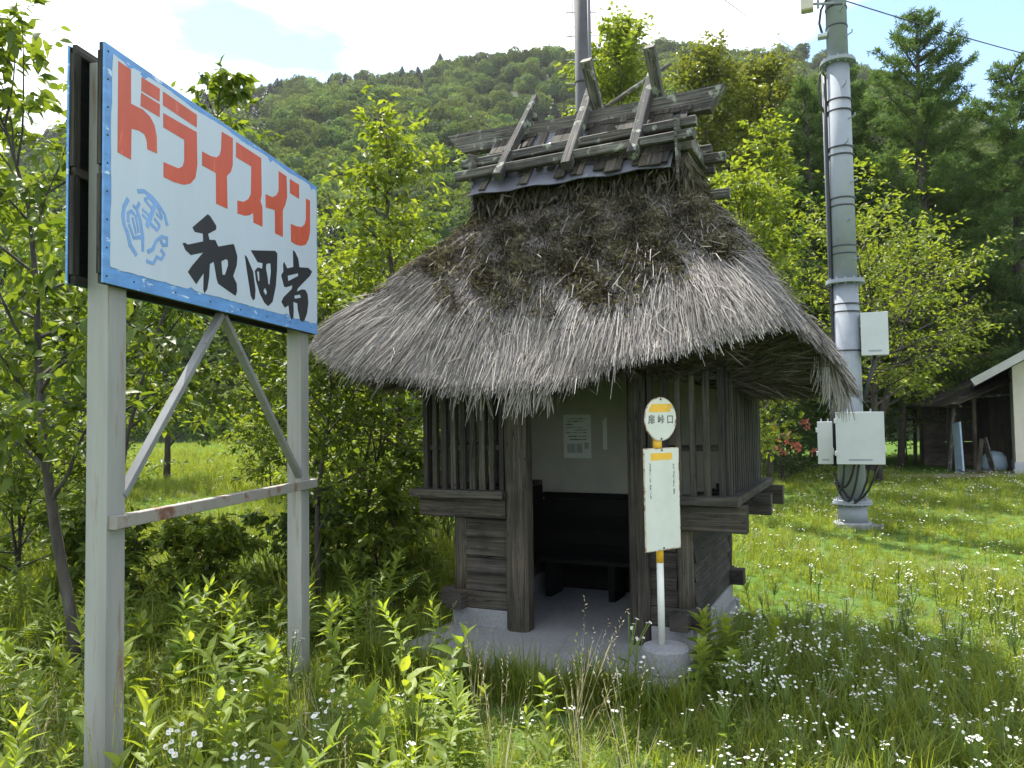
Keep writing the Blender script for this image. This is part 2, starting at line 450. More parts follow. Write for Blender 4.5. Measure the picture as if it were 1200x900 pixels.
# ------------------------------------------------------------------ foliage helpers
def leaf_arrays(P, D, N, L, Wd, fold=0.25, cup=0.12):
    """diamond leaves of two triangles folded along the midrib. P base, D direction, N up"""
    D = D / (np.linalg.norm(D, axis=1, keepdims=True) + 1e-9)
    S = np.cross(D, N); S /= (np.linalg.norm(S, axis=1, keepdims=True) + 1e-9)
    U = np.cross(S, D)
    L = L[:, None]; Wd = Wd[:, None]
    v0 = P; v2 = P + D * L - U * L * cup
    mid = P + D * L * .42
    v1 = mid - S * Wd * .5 + U * Wd * fold
    v3 = mid + S * Wd * .5 + U * Wd * fold
    n = len(P)
    V = np.stack([v0, v1, v2, v3], 1).reshape(-1, 3)
    i = np.arange(n)[:, None] * 4
    F = np.concatenate([i + np.array([[0, 2, 1]]), i + np.array([[0, 3, 2]])], 1).reshape(-1, 3)
    return V, F
def leaf_fine(P, D, N, L, Wd, fold=0.25, cup=0.18):
    """pointed oval leaves of eight triangles for plants close by"""
    D = D / (np.linalg.norm(D, axis=1, keepdims=True) + 1e-9)
    S = np.cross(D, N); S /= (np.linalg.norm(S, axis=1, keepdims=True) + 1e-9)
    U = np.cross(S, D); n = len(P)
    L = L[:, None]; Wd = Wd[:, None]
    def q(t, sd): return P + D * L * t - U * L * cup * t * t + S * Wd * .5 * sd + U * Wd * fold * abs(sd)
    V = np.stack([P, q(.26, 0), q(.6, 0), q(1, 0), q(.22, -.82), q(.55, -.86), q(.22, .82), q(.55, .86)], 1).reshape(-1, 3)
    T = [(0, 1, 4), (4, 1, 2), (4, 2, 5), (5, 2, 3), (0, 6, 1), (6, 7, 2), (6, 2, 1), (7, 3, 2)]
    i = np.arange(n)[:, None] * 8
    F = np.concatenate([i + np.array([t]) for t in T], 1).reshape(-1, 3)
    return V, F
def unit(a): return a / (np.linalg.norm(a, axis=-1, keepdims=True) + 1e-9)

def scatter(name, protos, P, rot, scl, vid, label, cat, kind='stuff', group=None):
    """one stuff object: prototype meshes set on a cloud of points"""
    me = bpy.data.meshes.new(name)
    me.vertices.add(len(P)); me.vertices.foreach_set('co', np.asarray(P, np.float32).ravel())
    a = me.attributes.new('rot', 'FLOAT_VECTOR', 'POINT'); a.data.foreach_set('vector', np.asarray(rot, np.float32).ravel())
    a = me.attributes.new('scl', 'FLOAT', 'POINT'); a.data.foreach_set('value', np.asarray(scl, np.float32))
    a = me.attributes.new('vid', 'INT', 'POINT'); a.data.foreach_set('value', np.asarray(vid, np.int32))
    o = bpy.data.objects.new(name, me); COL.objects.link(o)
    ng = bpy.data.node_groups.new(name, 'GeometryNodeTree')
    ng.interface.new_socket('Geometry', in_out='INPUT', socket_type='NodeSocketGeometry')
    ng.interface.new_socket('Geometry', in_out='OUTPUT', socket_type='NodeSocketGeometry')
    N_, K = ng.nodes, ng.links
    gi = N_.new('NodeGroupInput'); go = N_.new('NodeGroupOutput')
    def attr(nm, t):
        q = N_.new('GeometryNodeInputNamedAttribute'); q.data_type = t; q.inputs['Name'].default_value = nm
        return [x for x in q.outputs if x.name == 'Attribute' and x.enabled][0]
    ar, asc, av = attr('rot', 'FLOAT_VECTOR'), attr('scl', 'FLOAT'), attr('vid', 'INT')
    jn = N_.new('GeometryNodeJoinGeometry')
    for i, pr in enumerate(protos):
        oi = N_.new('GeometryNodeObjectInfo'); oi.inputs['Object'].default_value = pr
        oi.inputs['As Instance'].default_value = True
        ip = N_.new('GeometryNodeInstanceOnPoints')
        cp = N_.new('FunctionNodeCompare'); cp.data_type = 'INT'; cp.operation = 'EQUAL'
        ci = [x for x in cp.inputs if x.enabled]
        K.new(av, ci[0]); ci[1].default_value = i
        K.new(gi.outputs[0], ip.inputs['Points']); K.new(oi.outputs['Geometry'], ip.inputs['Instance'])
        K.new(cp.outputs[0], ip.inputs['Selection'])
        K.new(ar, ip.inputs['Rotation']); K.new(asc, ip.inputs['Scale'])
        K.new(ip.outputs[0], jn.inputs[0])
    K.new(jn.outputs[0], go.inputs[0])
    md = o.modifiers.new('scatter', 'NODES'); md.node_group = ng
    return tag(o, label, cat, group, kind)
def proto(name, me, mats):
    for m in mats: me.materials.append(m)
    return bpy.data.objects.new(name, me)

# ------------------------------------------------------------------ hillside forest
R_ = np.random.default_rng(5)
def crown_proto(name, seed, n=3200, leaf=.105):
    r = np.random.default_rng(seed)
    k = r.integers(10, 15)
    C = r.normal(0, 1, (k, 3)); C = unit(C) * r.uniform(.3, .85, (k, 1)); C[:, 2] = np.abs(C[:, 2]) * 1.0
    C[0] = (0, 0, .55)
    rad = r.uniform(.22, .46, k)
    pick = r.integers(0, k, n)
    d = unit(r.normal(0, 1, (n, 3)) + np.array([0, 0, .35]))
    P = C[pick] + d * rad[pick][:, None] * r.uniform(.75, 1.18, (n, 1))
    keep = np.ones(n, bool)
    for i in range(k):
        keep &= (np.linalg.norm(P - C[i], axis=1) > rad[i] * .8)
    P, d = P[keep], d[keep]; n = len(P)
    N = unit(d + r.normal(0, .45, (n, 3)))
    D = np.cross(N, r.normal(0, 1, (n, 3)))
    L = leaf * r.uniform(.7, 1.4, n)
    V, F = leaf_arrays(P - unit(D) * L[:, None] * .5, D, N, L, L * .95, .12, .2)
    # dark inner body so that the crown is not see-through
    u = np.linspace(0, 2 * math.pi, 9)[:-1]; w = np.linspace(-.3, 1, 5) * math.pi / 2
    B = []; 
    for b in w:
        for a in u: B.append((.62 * math.cos(a) * math.cos(b), .62 * math.sin(a) * math.cos(b), .22 + .62 * math.sin(b)))
    BF = [(q * 8 + i, q * 8 + (i + 1) % 8, (q + 1) * 8 + (i + 1) % 8) for q in range(4) for i in range(8)] + \
         [(q * 8 + i, (q + 1) * 8 + (i + 1) % 8, (q + 1) * 8 + i) for q in range(4) for i in range(8)]
    nb = len(V)
    V = np.concatenate([V, np.array(B)]); F = np.concatenate([F, np.array(BF) + nb])
    var = np.concatenate([np.repeat(r.uniform(0, 1, n), 4), np.zeros(len(B))])
    return proto(name, np_mesh(name, V, F, var), [L_FOREST])
def conifer_proto(name, seed, n=900):
    r = np.random.default_rng(seed)
    h = r.uniform(0, 1, n) ** .8
    a = r.uniform(0, 2 * math.pi, n)
    lay = .75 + .25 * np.sin(h * 45 + a * 2)
    rr = (1 - h) ** .8 * .85 * lay * r.uniform(.6, 1.05, n)
    P = np.stack([rr * np.cos(a), rr * np.sin(a), h * 2.1 - .2], 1)
    D = np.stack([np.cos(a), np.sin(a), -.35 + 0 * a], 1) + r.normal(0, .25, (n, 3))
    N = np.tile(np.array([[0, 0, 1.]]), (n, 1)) + r.normal(0, .3, (n, 3))
    L = .3 * (1.25 - h) * r.uniform(.7, 1.3, n)
    V, F = leaf_arrays(P, D, N, L, L * .7, .1, .15)
    B = [(.4 * math.cos(t), .4 * math.sin(t), -.2) for t in np.linspace(0, 2 * math.pi, 8)[:-1]] + [(0, 0, 2.0)]
    BF = [(i, (i + 1) % 7, 7) for i in range(7)]
    nb = len(V); V = np.concatenate([V, np.array(B)]); F = np.concatenate([F, np.array(BF) + nb])
    return proto(name, np_mesh(name, V, F, np.concatenate([np.repeat(r.uniform(0, 1, n), 4), np.zeros(8)])), [L_CONIFER])
crowns = [crown_proto('forest_crown', s) for s in range(5)] + [conifer_proto('forest_conifer', 40 + s) for s in range(2)]
FP = []; FS = []; FV = []
yy = 50.0
while yy < 352:
    step = 4.7 + yy * .010
    half = yy * .95 + 40
    xs = np.arange(-half, half, step)
    for x in xs:
        px, py = x + R_.uniform(-.5, .5) * step, yy + R_.uniform(-.5, .5) * step
        az = px / py
        t = (py - 46) / 274
        con = R_.uniform() < (.06 + .55 * max(0, (t - .84) / .16) * (.9 if az < .1 else .4) + (.35 if (az < -.3 and t > .5) else 0))
        s = R_.uniform(3.2, 5.6) * (.85 if py < 80 else 1)
        FP.append((px, py, float(hill_z(px, py)) + (0 if con else s * .35)))
        FS.append(s * (.72 if con else 1.0)); FV.append(int(R_.integers(5, 7)) if con else int(R_.integers(0, 5)))
    yy += step * .86
FP = np.array(FP)
FR = np.stack([R_.uniform(-.12, .12, len(FP)), R_.uniform(-.12, .12, len(FP)), R_.uniform(0, 6.28, len(FP))], 1)
scatter('forest', crowns, FP, FR, FS, FV, 'distant mixed broadleaf and conifer forest covering the hillside', 'forest')

# ------------------------------------------------------------------ thatched hut
HUT = empty('thatched_hut', (.375, 5.961, 0), RAD(-25), 'small dark timber bus shelter under a heavy grey thatched roof', 'hut')
LW, UW, DEP = .97, 1.215, 1.70
def wood(name, p0, p1, w, h, mat=W_DARK, up=(0, 0, 1), seg=3, jit=.03, parent=HUT, ch=.07, **k):
    return MB().beam(p0, p1, w, h, up, seg, jit, ch, **k).build(name, mat, parent)
# slab with rounded, slightly uneven edge
sl = MB()
sl.box((-1.0, -.88, -.25), (1.0, DEP + .02, .12), ch=.05)
sl.build('concrete_slab', CONC, HUT)
for lo, hi in (((-.95, -.03, .119), (-.472, .16, .258)), ((.665, -.03, .119), (.96, .16, .258)), ((.80, .162, .119), (.955, DEP - .06, .258)),
               ((-.955, .162, .119), (-.80, DEP - .06, .258)), ((-.79, DEP - .115, .119), (.79, DEP - .062, .258))):
    MB().box(lo, hi, ch=.02).build('foundation_block', CONC, HUT)
# ground sills, their ends crossing at the corners
for x0, x1, y in ((-1.06, -.47, .04), (.66, 1.06, .04), (-1.06, 1.06, DEP - .08)):
    wood('ground_sill', (x0, y, .326), (x1, y, .326), .13, .135, W_DARK)
for x in (-.885, .885):
    wood('ground_sill', (x, -.13, .322), (x, DEP + .1, .322), .13, .125, W_DARK)
# corner posts, door posts
for x in (-.90, .90):
    for y in (.045, DEP - .08):
        MB().tube([(x + rng.uniform(-.006, .006), y, z) for z in (.38, .6, .8, 1.0, 1.14)], [.062, .058, .06, .057, .06], 10, jit=.05).build('corner_post', W_POST, HUT, True)
wood('door_post', (-.375, .02, .12), (-.375, .02, 2.55), .18, .17, W_POST, up=(0, 1, 0), seg=8, jit=.05, ch=.18)
wood('door_post', (.586, .02, .12), (.586, .02, 2.55), .14, .15, W_POST, up=(0, 1, 0), seg=8, jit=.04, ch=.18)
# overlapping horizontal planks
def plank_wall(x0, y0, x1, y1, zs, mat=W_DARK, out=(0, -1, 0)):
    o = V3(out)
    for a, b in zip(zs[:-1], zs[1:]):
        t = rng.uniform(-.006, .008)
        lo = V3((x0, y0, (a + b) / 2)) + o * (.012 + t); hi = V3((x1, y1, (a + b) / 2)) + o * (.012 - t * .5)
        tilt = (V3((0, 0, 1)) + o * -.24)
        wood('plank', lo, hi, .022, b - a + .012, mat, up=tilt, seg=2, jit=.02)
zs_l = [.40, .535, .675, .82, .955, 1.10]
plank_wall(-.845, .04, -.462, .04, zs_l)
plank_wall(.652, .04, .845, .04, [.40, .52, .66, .79, .94, 1.10])
plank_wall(.92, .11, .92, DEP - .14, [.40, .56, .70, .86, .98, 1.10], out=(1, 0, 0))
plank_wall(-.92, .11, -.92, DEP - .14, [.40, .56, .70, .86, .98, 1.10], out=(-1, 0, 0))
plank_wall(-.845, DEP - .06, .845, DEP - .06, [.40, .56, .70, .86, 1.0], out=(0, 1, 0))
# inner lining boards close the room; near-black colour carries its shade
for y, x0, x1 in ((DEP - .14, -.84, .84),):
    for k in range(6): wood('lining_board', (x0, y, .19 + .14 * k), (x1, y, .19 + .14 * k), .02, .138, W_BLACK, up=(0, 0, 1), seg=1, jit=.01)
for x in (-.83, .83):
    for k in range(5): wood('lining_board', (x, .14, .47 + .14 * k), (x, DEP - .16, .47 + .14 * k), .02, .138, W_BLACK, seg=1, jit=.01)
# cantilevered beams that carry the wider upper storey
wood('cantilever_beam', (-1.235, .0, 1.048), (-.466, .0, 1.048), .10, .155, W_DARK)
wood('cantilever_beam', (.658, -.005, 1.035), (1.345, -.005, 1.035), .11, .185, W_DARK)
for y in (.86, DEP - .02):
    wood('cantilever_beam', (.80, y, 1.05), (1.40, y, 1.05), .12, .16, W_DARK)
    wood('cantilever_beam', (-1.36, y, 1.05), (-.80, y, 1.05), .12, .16, W_DARK)
# projecting sill boards
wood('sill_board', (-1.29, -.02, 1.157), (-.455, -.02, 1.157), .20, .06, W_LAT)
wood('sill_board', (.648, -.02, 1.157), (1.30, -.02, 1.157), .20, .06, W_LAT)
for s in (-1, 1): wood('sill_board', (s * 1.235, .083, 1.158), (s * 1.235, DEP + .10, 1.158), .13, .06, W_LAT)
# floor boards of the upper bay (close the jetty from below)
for s in (-1, 1): wood('bay_floor_board', (s * 1.06, .085, 1.115), (s * 1.06, DEP, 1.115), .30, .022, W_BLACK, seg=1, jit=0)
# lattice of the upper storey
def bars(p0, p1, n, w, d, z0=1.188, z1=2.5, up=(0, 1, 0)):
    p0, p1 = V3(p0), V3(p1)
    for k in range(n):
        q = p0.lerp(p1, k / max(1, n - 1))
        wood('lattice_bar', (q.x, q.y, z0), (q.x + rng.uniform(-.004, .004), q.y, z1), w * rng.uniform(.86, 1.12), d, W_LAT, up=up, seg=2, jit=.03)
bars((-1.185, -.02, 0), (-.50, -.02, 0), 9, .046, .035)
bars((.69, -.02, 0), (1.185, -.02, 0), 6, .046, .035)
bars((1.205, .06, 0), (1.205, DEP - .04, 0), 17, .052, .035, up=(1, 0, 0))
bars((-1.205, .06, 0), (-1.205, DEP - .04, 0), 15, .05, .035, up=(1, 0, 0))
for z in (1.52, 2.02):
    wood('lattice_rail', (-1.19, .016, z), (-.466, .016, z), .03, .045, W_LAT)
    wood('lattice_rail', (.656, .016, z), (1.19, .016, z), .03, .045, W_LAT)
    for s in (-1, 1): wood('lattice_rail', (s * 1.17, .04, z), (s * 1.17, DEP - .03, z), .03, .045, W_LAT)
for z, x0, x1, y in ((2.56, -1.30, 1.30, -.01), (2.56, -1.30, 1.30, DEP - .02)): wood('wall_plate', (x0, y, z), (x1, y, z), .13, .12, W_DARK)
for s in (-1, 1): wood('wall_plate', (s * 1.2, -.1, 2.675), (s * 1.2, DEP + .1, 2.675), .12, .10, W_DARK)
# pale board that lines the back of the room above bench height
MB().box((-1.19, DEP - .10, 1.02), (1.19, DEP - .075, 2.5), ch=.02).build('back_panel', PLASTER, HUT)
wood('lintel_rail', (-.82, DEP - .13, 1.0), (.82, DEP - .13, 1.0), .05, .05, W_BLACK, seg=1, jit=0)
plank_wall(-1.15, DEP - .03, 1.15, DEP - .03, [1.12, 1.35, 1.6, 1.85, 2.1, 2.35, 2.5], out=(0, 1, 0))
bench = empty('waiting_bench', HUT.matrix_world @ V3((0, 0, 0)), RAD(-25), 'dark plank bench against the back wall inside the hut', 'bench')
bench.location = (.375, 5.961, 0)
for k in range(3): wood('seat_plank', (-.80, 1.16 + .115 * k, .45), (.80, 1.16 + .115 * k, .45), .105, .035, W_BLACK, parent=bench)  # shade of the room is in the seat colour
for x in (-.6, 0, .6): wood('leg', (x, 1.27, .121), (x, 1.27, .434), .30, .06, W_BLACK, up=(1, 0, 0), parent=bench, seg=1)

# --- thatch
EAVE = [(0, -0.64, 1.995), (0.5, -0.63, 2.075), (1.05, -0.57, 2.215), (1.45, -0.46, 2.305), (1.62, -0.3, 2.395), (1.8, 0.0, 2.255), (1.93, 0.5, 2.025), (1.96, 1.0, 1.985), (1.88, 1.6, 2.085), (1.65, 2.05, 2.285), (1.3, 2.28, 2.205), (0.5, 2.36, 2.005), (-0.5, 2.36, 2.005), (-1.4, 2.3, 2.185), (-1.95, 2.05, 2.335), (-2.2, 1.5, 2.185), (-2.25, 0.9, 2.135), (-2.24, 0.35, 2.285), (-2.1, -0.18, 2.485), (-1.82, -0.42, 2.335), (-1.35, -0.56, 2.135), (-0.7, -0.62, 2.055)]
def cr_loop(P, m):
    P = [np.array(p, float) for p in P]; n = len(P); out = []
    for k in range(m):
        t = k / m * n; i = int(t); f = t - i
        a, b, c, d = P[(i - 1) % n], P[i % n], P[(i + 1) % n], P[(i + 2) % n]
        out.append(.5 * ((2 * b) + (c - a) * f + (2 * a - 5 * b + 4 * c - d) * f * f + (3 * b - a - 3 * c + d) * f ** 3))
    return np.array(out)
MTH = 128
EL = cr_loop(EAVE, MTH)
cxy = np.array([-.02, .86])
phi = np.arctan2((EL[:, 1] - cxy[1]) / 1.5, (EL[:, 0] - cxy[0]) / 2.1)
sp = lambda v, e: np.sign(v) * np.abs(v) ** e
NL = np.stack([cxy[0] + 1.02 * sp(np.cos(phi), .55), cxy[1] + .44 * sp(np.sin(phi), .55), 3.50 + 0 * phi], 1)
def roof_pt(th, s):
    """outer face of the thatch; th in [0,1) round the eave, s from eave 0 to neck 1"""
    x = (np.asarray(th) % 1.0) * MTH; i = x.astype(int) % MTH; f = (x - x.astype(int))[:, None]; j = (i + 1) % MTH
    e = EL[i] * (1 - f) + EL[j] * f; n = NL[i] * (1 - f) + NL[j] * f
    s = np.asarray(s)[:, None]
    p = e + (n - e) * s
    out = unit((e - n) * np.array([1, 1, 0]))
    bul = 4 * np.clip(s, 0, 1) * (1 - np.clip(s, 0, 1))
    lump = .03 * np.sin(p[:, :1] * 5.1 + p[:, 1:2] * 3.7) * np.sin(p[:, 2:3] * 6 + p[:, :1] * 2)
    return p + out * .0 * bul + np.array([0, 0, 1]) * (.018 * bul + lump)
ss = np.linspace(0, 1, 15)
TV = []
for s in ss: TV.append(roof_pt(np.arange(MTH) / MTH, np.full(MTH, s)))
Cc = np.array([cxy[0], cxy[1], 0])
inn = EL.copy(); inn[:, :2] = cxy + (EL[:, :2] - cxy) * .92; inn[:, 2] += -.05
inn2 = EL.copy(); inn2[:, :2] = cxy + (EL[:, :2] - cxy) * .60; inn2[:, 2] = 2.10 - .17 * np.clip(EL[:, 0] - .9, 0, 1)
inn3 = EL.copy(); inn3[:, :2] = cxy + (EL[:, :2] - cxy) * .05; inn3[:, 2] = 2.6
loops = [inn3, inn2, inn] + TV
TVv = np.concatenate(loops); TF = []
for k in range(len(loops) - 1):
    for i in range(MTH):
        j = (i + 1) % MTH
        TF.append((k * MTH + i, k * MTH + j, (k + 1) * MTH + j, (k + 1) * MTH + i))
roof_base = link_mesh('thatch_base', np_mesh('thatch_base', TVv, TF), THATCH_BASE, HUT, True)

def strands(n, seed, smin, smax, lmin, lmax, wid, lift, var_lo, var_hi, jitter=.13, tip_over=True):
    r = np.random.default_rng(seed)
    th = r.uniform(0, 1, n * 2); s = r.uniform(smin, smax, n * 2)
    keep = r.uniform(0, 1, n * 2) < (1 - .62 * s); th, s = th[keep][:n], s[keep][:n]; n = len(th)
    P0 = roof_pt(th, s)
    dn = roof_pt(th, s - .03) - P0; dn = unit(dn)
    a = roof_pt(th + .002, s) - P0; lat = unit(a)
    nrm = np.cross(lat, -dn); nrm *= np.sign(nrm[:, 2:3] + 1e-6)
    tw = .10 * np.sin(P0[:, :1] * 9.1 + 2 * np.sin(P0[:, 2:3] * 11) + P0[:, 1:2] * 4) * np.sin(P0[:, 2:3] * 15 + P0[:, :1] * 5)
    D = unit(dn + lat * (r.normal(0, jitter, (n, 1)) + tw) + nrm * r.normal(0, .05, (n, 1)))
    room = np.linalg.norm(roof_pt(th, np.zeros(n)) - P0, axis=1) * np.sign(np.maximum(s, 0) + 1e-9)
    L = np.minimum(r.uniform(lmin, lmax, n), room + r.gamma(1.5, .024, n) + .015)[:, None]
    lf = (r.uniform(.0, lift, n))[:, None]
    bow = (r.normal(0, .03, n))[:, None] * L
    A = P0 + nrm * .004
    B = A + D * L * .5 + nrm * (lf * .6 + .006) + lat * bow
    Cp = A + D * L + nrm * lf + np.array([0, 0, -1]) * .05 * L
    # width vector: across the strand, random roll
    ro = r.uniform(-.9, .9, n)[:, None]
    Wv = unit(np.cross(D, nrm)) * np.cos(ro) + nrm * np.sin(ro)
    w = (wid * r.uniform(.6, 1.35, n))[:, None]
    V = np.stack([A - Wv * w / 2, A + Wv * w / 2, B - Wv * w / 2, B + Wv * w / 2, Cp - Wv * w * .3, Cp + Wv * w * .3], 1).reshape(-1, 3)
    i = np.arange(n)[:, None] * 6
    F = np.concatenate([i + [[0, 1, 3]], i + [[0, 3, 2]], i + [[2, 3, 5]], i + [[2, 5, 4]]], 1).reshape(-1, 3)
    var = r.uniform(var_lo, var_hi, n) * r.uniform(.7, 1.1, n)
    # paler patch of newer straw, darker weathered top
    p = P0
    pale = np.exp(-(((p[:, 0] - .75) / .16) ** 2 + ((p[:, 2] - 2.98) / .17) ** 2)) * (p[:, 1] < .5)
    top = np.clip((s - .45) / .35, 0, 1)
    blotch = .5 + .5 * np.sin(p[:, 0] * 4.3 + 1.1 * np.sin(p[:, 2] * 7)) * np.sin(p[:, 1] * 3 + p[:, 2] * 5 + .7)
    var = np.clip(var * (1 - .30 * top) * (.78 + .35 * blotch) + pale * r.uniform(.2, .75, n), 0, 1)
    return V, F, np.repeat(var, 6)
parts = [strands(56000, 1, .0, .99, .18, .45, .0050, .022, .15, .85),
         strands(46000, 2, -.01, .46, .24, .6, .0048, .035, .3, 1.0, .10),
         strands(16000, 3, -.01, .07, .14, .32, .0048, .03, .2, .95, .14),
         strands(1500, 4, .1, .95, .12, .32, .005, .12, .35, .85, .5),
         strands(16000, 5, .38, .99, .04, .16, .0075, .03, .12, .62, .9)]
def tuft(cx_, n, seed):
    r = np.random.default_rng(seed)
    th = (cx_ + r.normal(0, .006, n)) % 1.0
    A = roof_pt(th, r.uniform(.0, .10, n)); D = unit(np.array([-.05, -.22, -1.]) + r.normal(0, .16, (n, 3))); L = r.uniform(.12, .34, n)[:, None]
    W2 = unit(np.cross(D, [0., 1, 0])) * .003
    V = np.stack([A - W2, A + W2, A + D * L * .5 - W2, A + D * L * .5 + W2, A + D * L - W2 * .5, A + D * L + W2 * .5], 1).reshape(-1, 3)
    i = np.arange(n)[:, None] * 6
    F = np.concatenate([i + [[0, 1, 3]], i + [[0, 3, 2]], i + [[2, 3, 5]], i + [[2, 5, 4]]], 1).reshape(-1, 3)
    return V, F, np.repeat(r.uniform(.35, .95, n), 6)
parts += [tuft(-.004, 130, 71), tuft(.006, 60, 72), tuft(-.03, 50, 73), tuft(.26, 160, 74), tuft(.285, 160, 75), tuft(.31, 120, 76)]
off = 0; SV = []; SF = []; SR = []
for V_, F_, r_ in parts:
    SV.append(V_); SF.append(F_ + off); SR.append(r_); off += len(V_)
th_ob = link_mesh('thatch_straw', np_mesh('thatch_straw', np.concatenate(SV), np.concatenate(SF), np.concatenate(SR)), THATCH, roof_base)
th_ob['kind'] = 'stuff'
# straw ends inside the eave, coloured darker to put its shade in
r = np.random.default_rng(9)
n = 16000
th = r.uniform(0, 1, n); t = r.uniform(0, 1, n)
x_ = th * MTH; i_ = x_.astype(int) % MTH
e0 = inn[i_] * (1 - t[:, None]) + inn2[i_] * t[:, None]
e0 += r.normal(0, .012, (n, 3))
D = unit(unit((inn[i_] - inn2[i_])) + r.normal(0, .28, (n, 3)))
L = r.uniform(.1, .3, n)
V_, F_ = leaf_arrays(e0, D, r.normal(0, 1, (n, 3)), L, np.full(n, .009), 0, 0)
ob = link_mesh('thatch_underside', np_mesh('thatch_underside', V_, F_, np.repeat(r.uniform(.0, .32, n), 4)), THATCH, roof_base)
ob['kind'] = 'stuff'
# moss and rotten straw in clumps on the upper half of the front
r = np.random.default_rng(21)
n = 150000
th = r.uniform(-.30, .30, n); s = r.beta(2.6, 2.0, n) * .85 + .15
P0 = roof_pt(th, s)
cl = np.sin(P0[:, 0] * 7.3 + 2 * np.sin(P0[:, 2] * 5.1)) * np.sin(P0[:, 2] * 8.9 + P0[:, 0] * 3.1) + .5 * np.sin(P0[:, 0] * 17 + P0[:, 2] * 13)
xm = np.exp(-((P0[:, 0] - .1) / .85) ** 2)
keep = (cl * .55 + xm * 1.0 - np.abs(s - .55) * 1.25 + r.normal(0, .25, n)) > .52
keep |= (r.uniform(0, 1, n) < .10) & (s > .5)
P0 = P0[keep]; n = len(P0)
D = unit(r.normal(0, 1, (n, 3)) + np.array([0, -.3, .0]))
L = r.uniform(.015, .055, n)
V_, F_ = leaf_arrays(P0 + np.array([0, -.012, .02]) * r.uniform(.3, 2.4, (n, 1)), D, r.normal(0, 1, (n, 3)), L, L * r.uniform(.2, .6, n), .2, .1)
ob = link_mesh('roof_moss', np_mesh('roof_moss', V_, F_, np.repeat(np.clip(r.uniform(0, 1, n) ** 1.3 * .7 + .4 * np.sin(P0[:, 0] * 13 + 2 * np.sin(P0[:, 2] * 9)) * np.sin(P0[:, 2] * 17 + P0[:, 0] * 4), 0, 1), 4)), MOSS, roof_base)
ob['kind'] = 'stuff'

# --- ridge cap
rb = MB()
rb.rings([[(-.93, .46, 3.36), (.86, .46, 3.36), (.86, 1.26, 3.36), (-.93, 1.26, 3.36)], [(-.90, .52, 3.72), (.80, .52, 3.72), (.80, 1.2, 3.72), (-.90, 1.2, 3.72)],
          [(-.90, .8, 4.24), (.80, .8, 4.24), (.80, .9, 4.24), (-.90, .9, 4.24)]])
rb.build('ridge_core', W_BLACK, HUT)
r = np.random.default_rng(33); n = 5200      # rotten bark and straw that hangs under the cap
a = r.uniform(0, 1, n); side = r.uniform(0, 1, n)
px_ = np.where(side < .7, r.uniform(-.97, .93, n), r.choice([-.95, .90], n)); py_ = np.where(side < .7, r.choice([.45, 1.27], n, p=[.75, .25]), r.uniform(.45, 1.27, n))
P0 = np.stack([px_, py_ + r.normal(0, .03, n), r.uniform(3.38, 3.78, n)], 1)
V_, F_ = leaf_arrays(P0, np.array([0, -.12, -1]) + r.normal(0, .35, (n, 3)), r.normal(0, 1, (n, 3)), r.uniform(.08, .22, n), r.uniform(.008, .03, n), .1, 0)
ob = link_mesh('bark_layer', np_mesh('bark_layer', V_, F_, np.repeat(r.uniform(0, .5, n), 4)), MOSS, HUT); ob['kind'] = 'stuff'
# sloping sheet and rows of split shingles over it
def slope_pt(x, t, sgn, off=0.0):
    """t 0 at the lower edge, 1 at the ridge; sgn -1 is the front"""
    y = .85 + sgn * (.54 * (1 - t)); z = 3.665 + .66 * t
    nrm = V3((0, sgn * .77, .63))
    return V3((x, y, z)) + nrm * off
for sgn in (-1, 1):
    m = MB()
    nx = 14
    rs = []
    for k in range(nx + 1):
        x = -.93 + 1.86 * k / nx * .93
        sag = .012 * math.sin(k * 1.7)
        rs.append([slope_pt(x, -.02, sgn, .002 + sag), slope_pt(x, 1.0, sgn, .002), slope_pt(x, 1.0, sgn, -.006), slope_pt(x, -.02, sgn, -.006 + sag)])
    m.rings(rs); m.build('sheet_metal_flashing', METAL_SHEET, HUT)
    for row in range(6):
        x = -.90
        while x < .80:
            w = rng.uniform(.045, .10)
            if not (rng.random() < ((.62 if x < .2 else .25) if row < 1 else (.42 if x < .1 else .15))):
                a0, a1 = slope_pt(x + w / 2, .02 + row * .16 + rng.uniform(-.03, .03), sgn, .022), slope_pt(x + w / 2 + rng.uniform(-.012, .012), .02 + row * .16 + .27, sgn, .012)
                MB().beam(a0, a1, w * .95, .012, (0, sgn * .77, .63), ch=.02).build('shingle', W_SHAKE, HUT)
            x += w
# rails that hold the shingles down
for (ya, za, yb, zb) in ((.475, 3.985, .49, 4.035), (.36, 3.85, .375, 3.895)):
    wood('ridge_rail', (-1.08, ya, za), (.97, yb, zb), .075, .075, W_CAP, seg=6, jit=.05, ch=.12)
    wood('ridge_rail', (-1.05, 1.70 - ya, za), (.95, 1.70 - yb, zb), .075, .075, W_CAP, seg=6, jit=.05, ch=.12)
# ridge board, its ends cut on the slant
m = MB(); rs = []
for k in range(11):
    t = k / 10; xt = -1.42 + 2.56 * t; xb = -1.25 + 2.27 * t
    dz = .028 * (2 * t - 1) ** 2
    rs.append([V3((xb, .79, 4.225 + rng.uniform(-.004, .004))), V3((xb, .91, 4.225)), V3((xt, .905, 4.39 + dz + rng.uniform(-.006, .006))), V3((xt, .795, 4.39 + dz + rng.uniform(-.006, .006)))])
m.rings(rs); m.build('ridge_board', W_CAP, HUT)
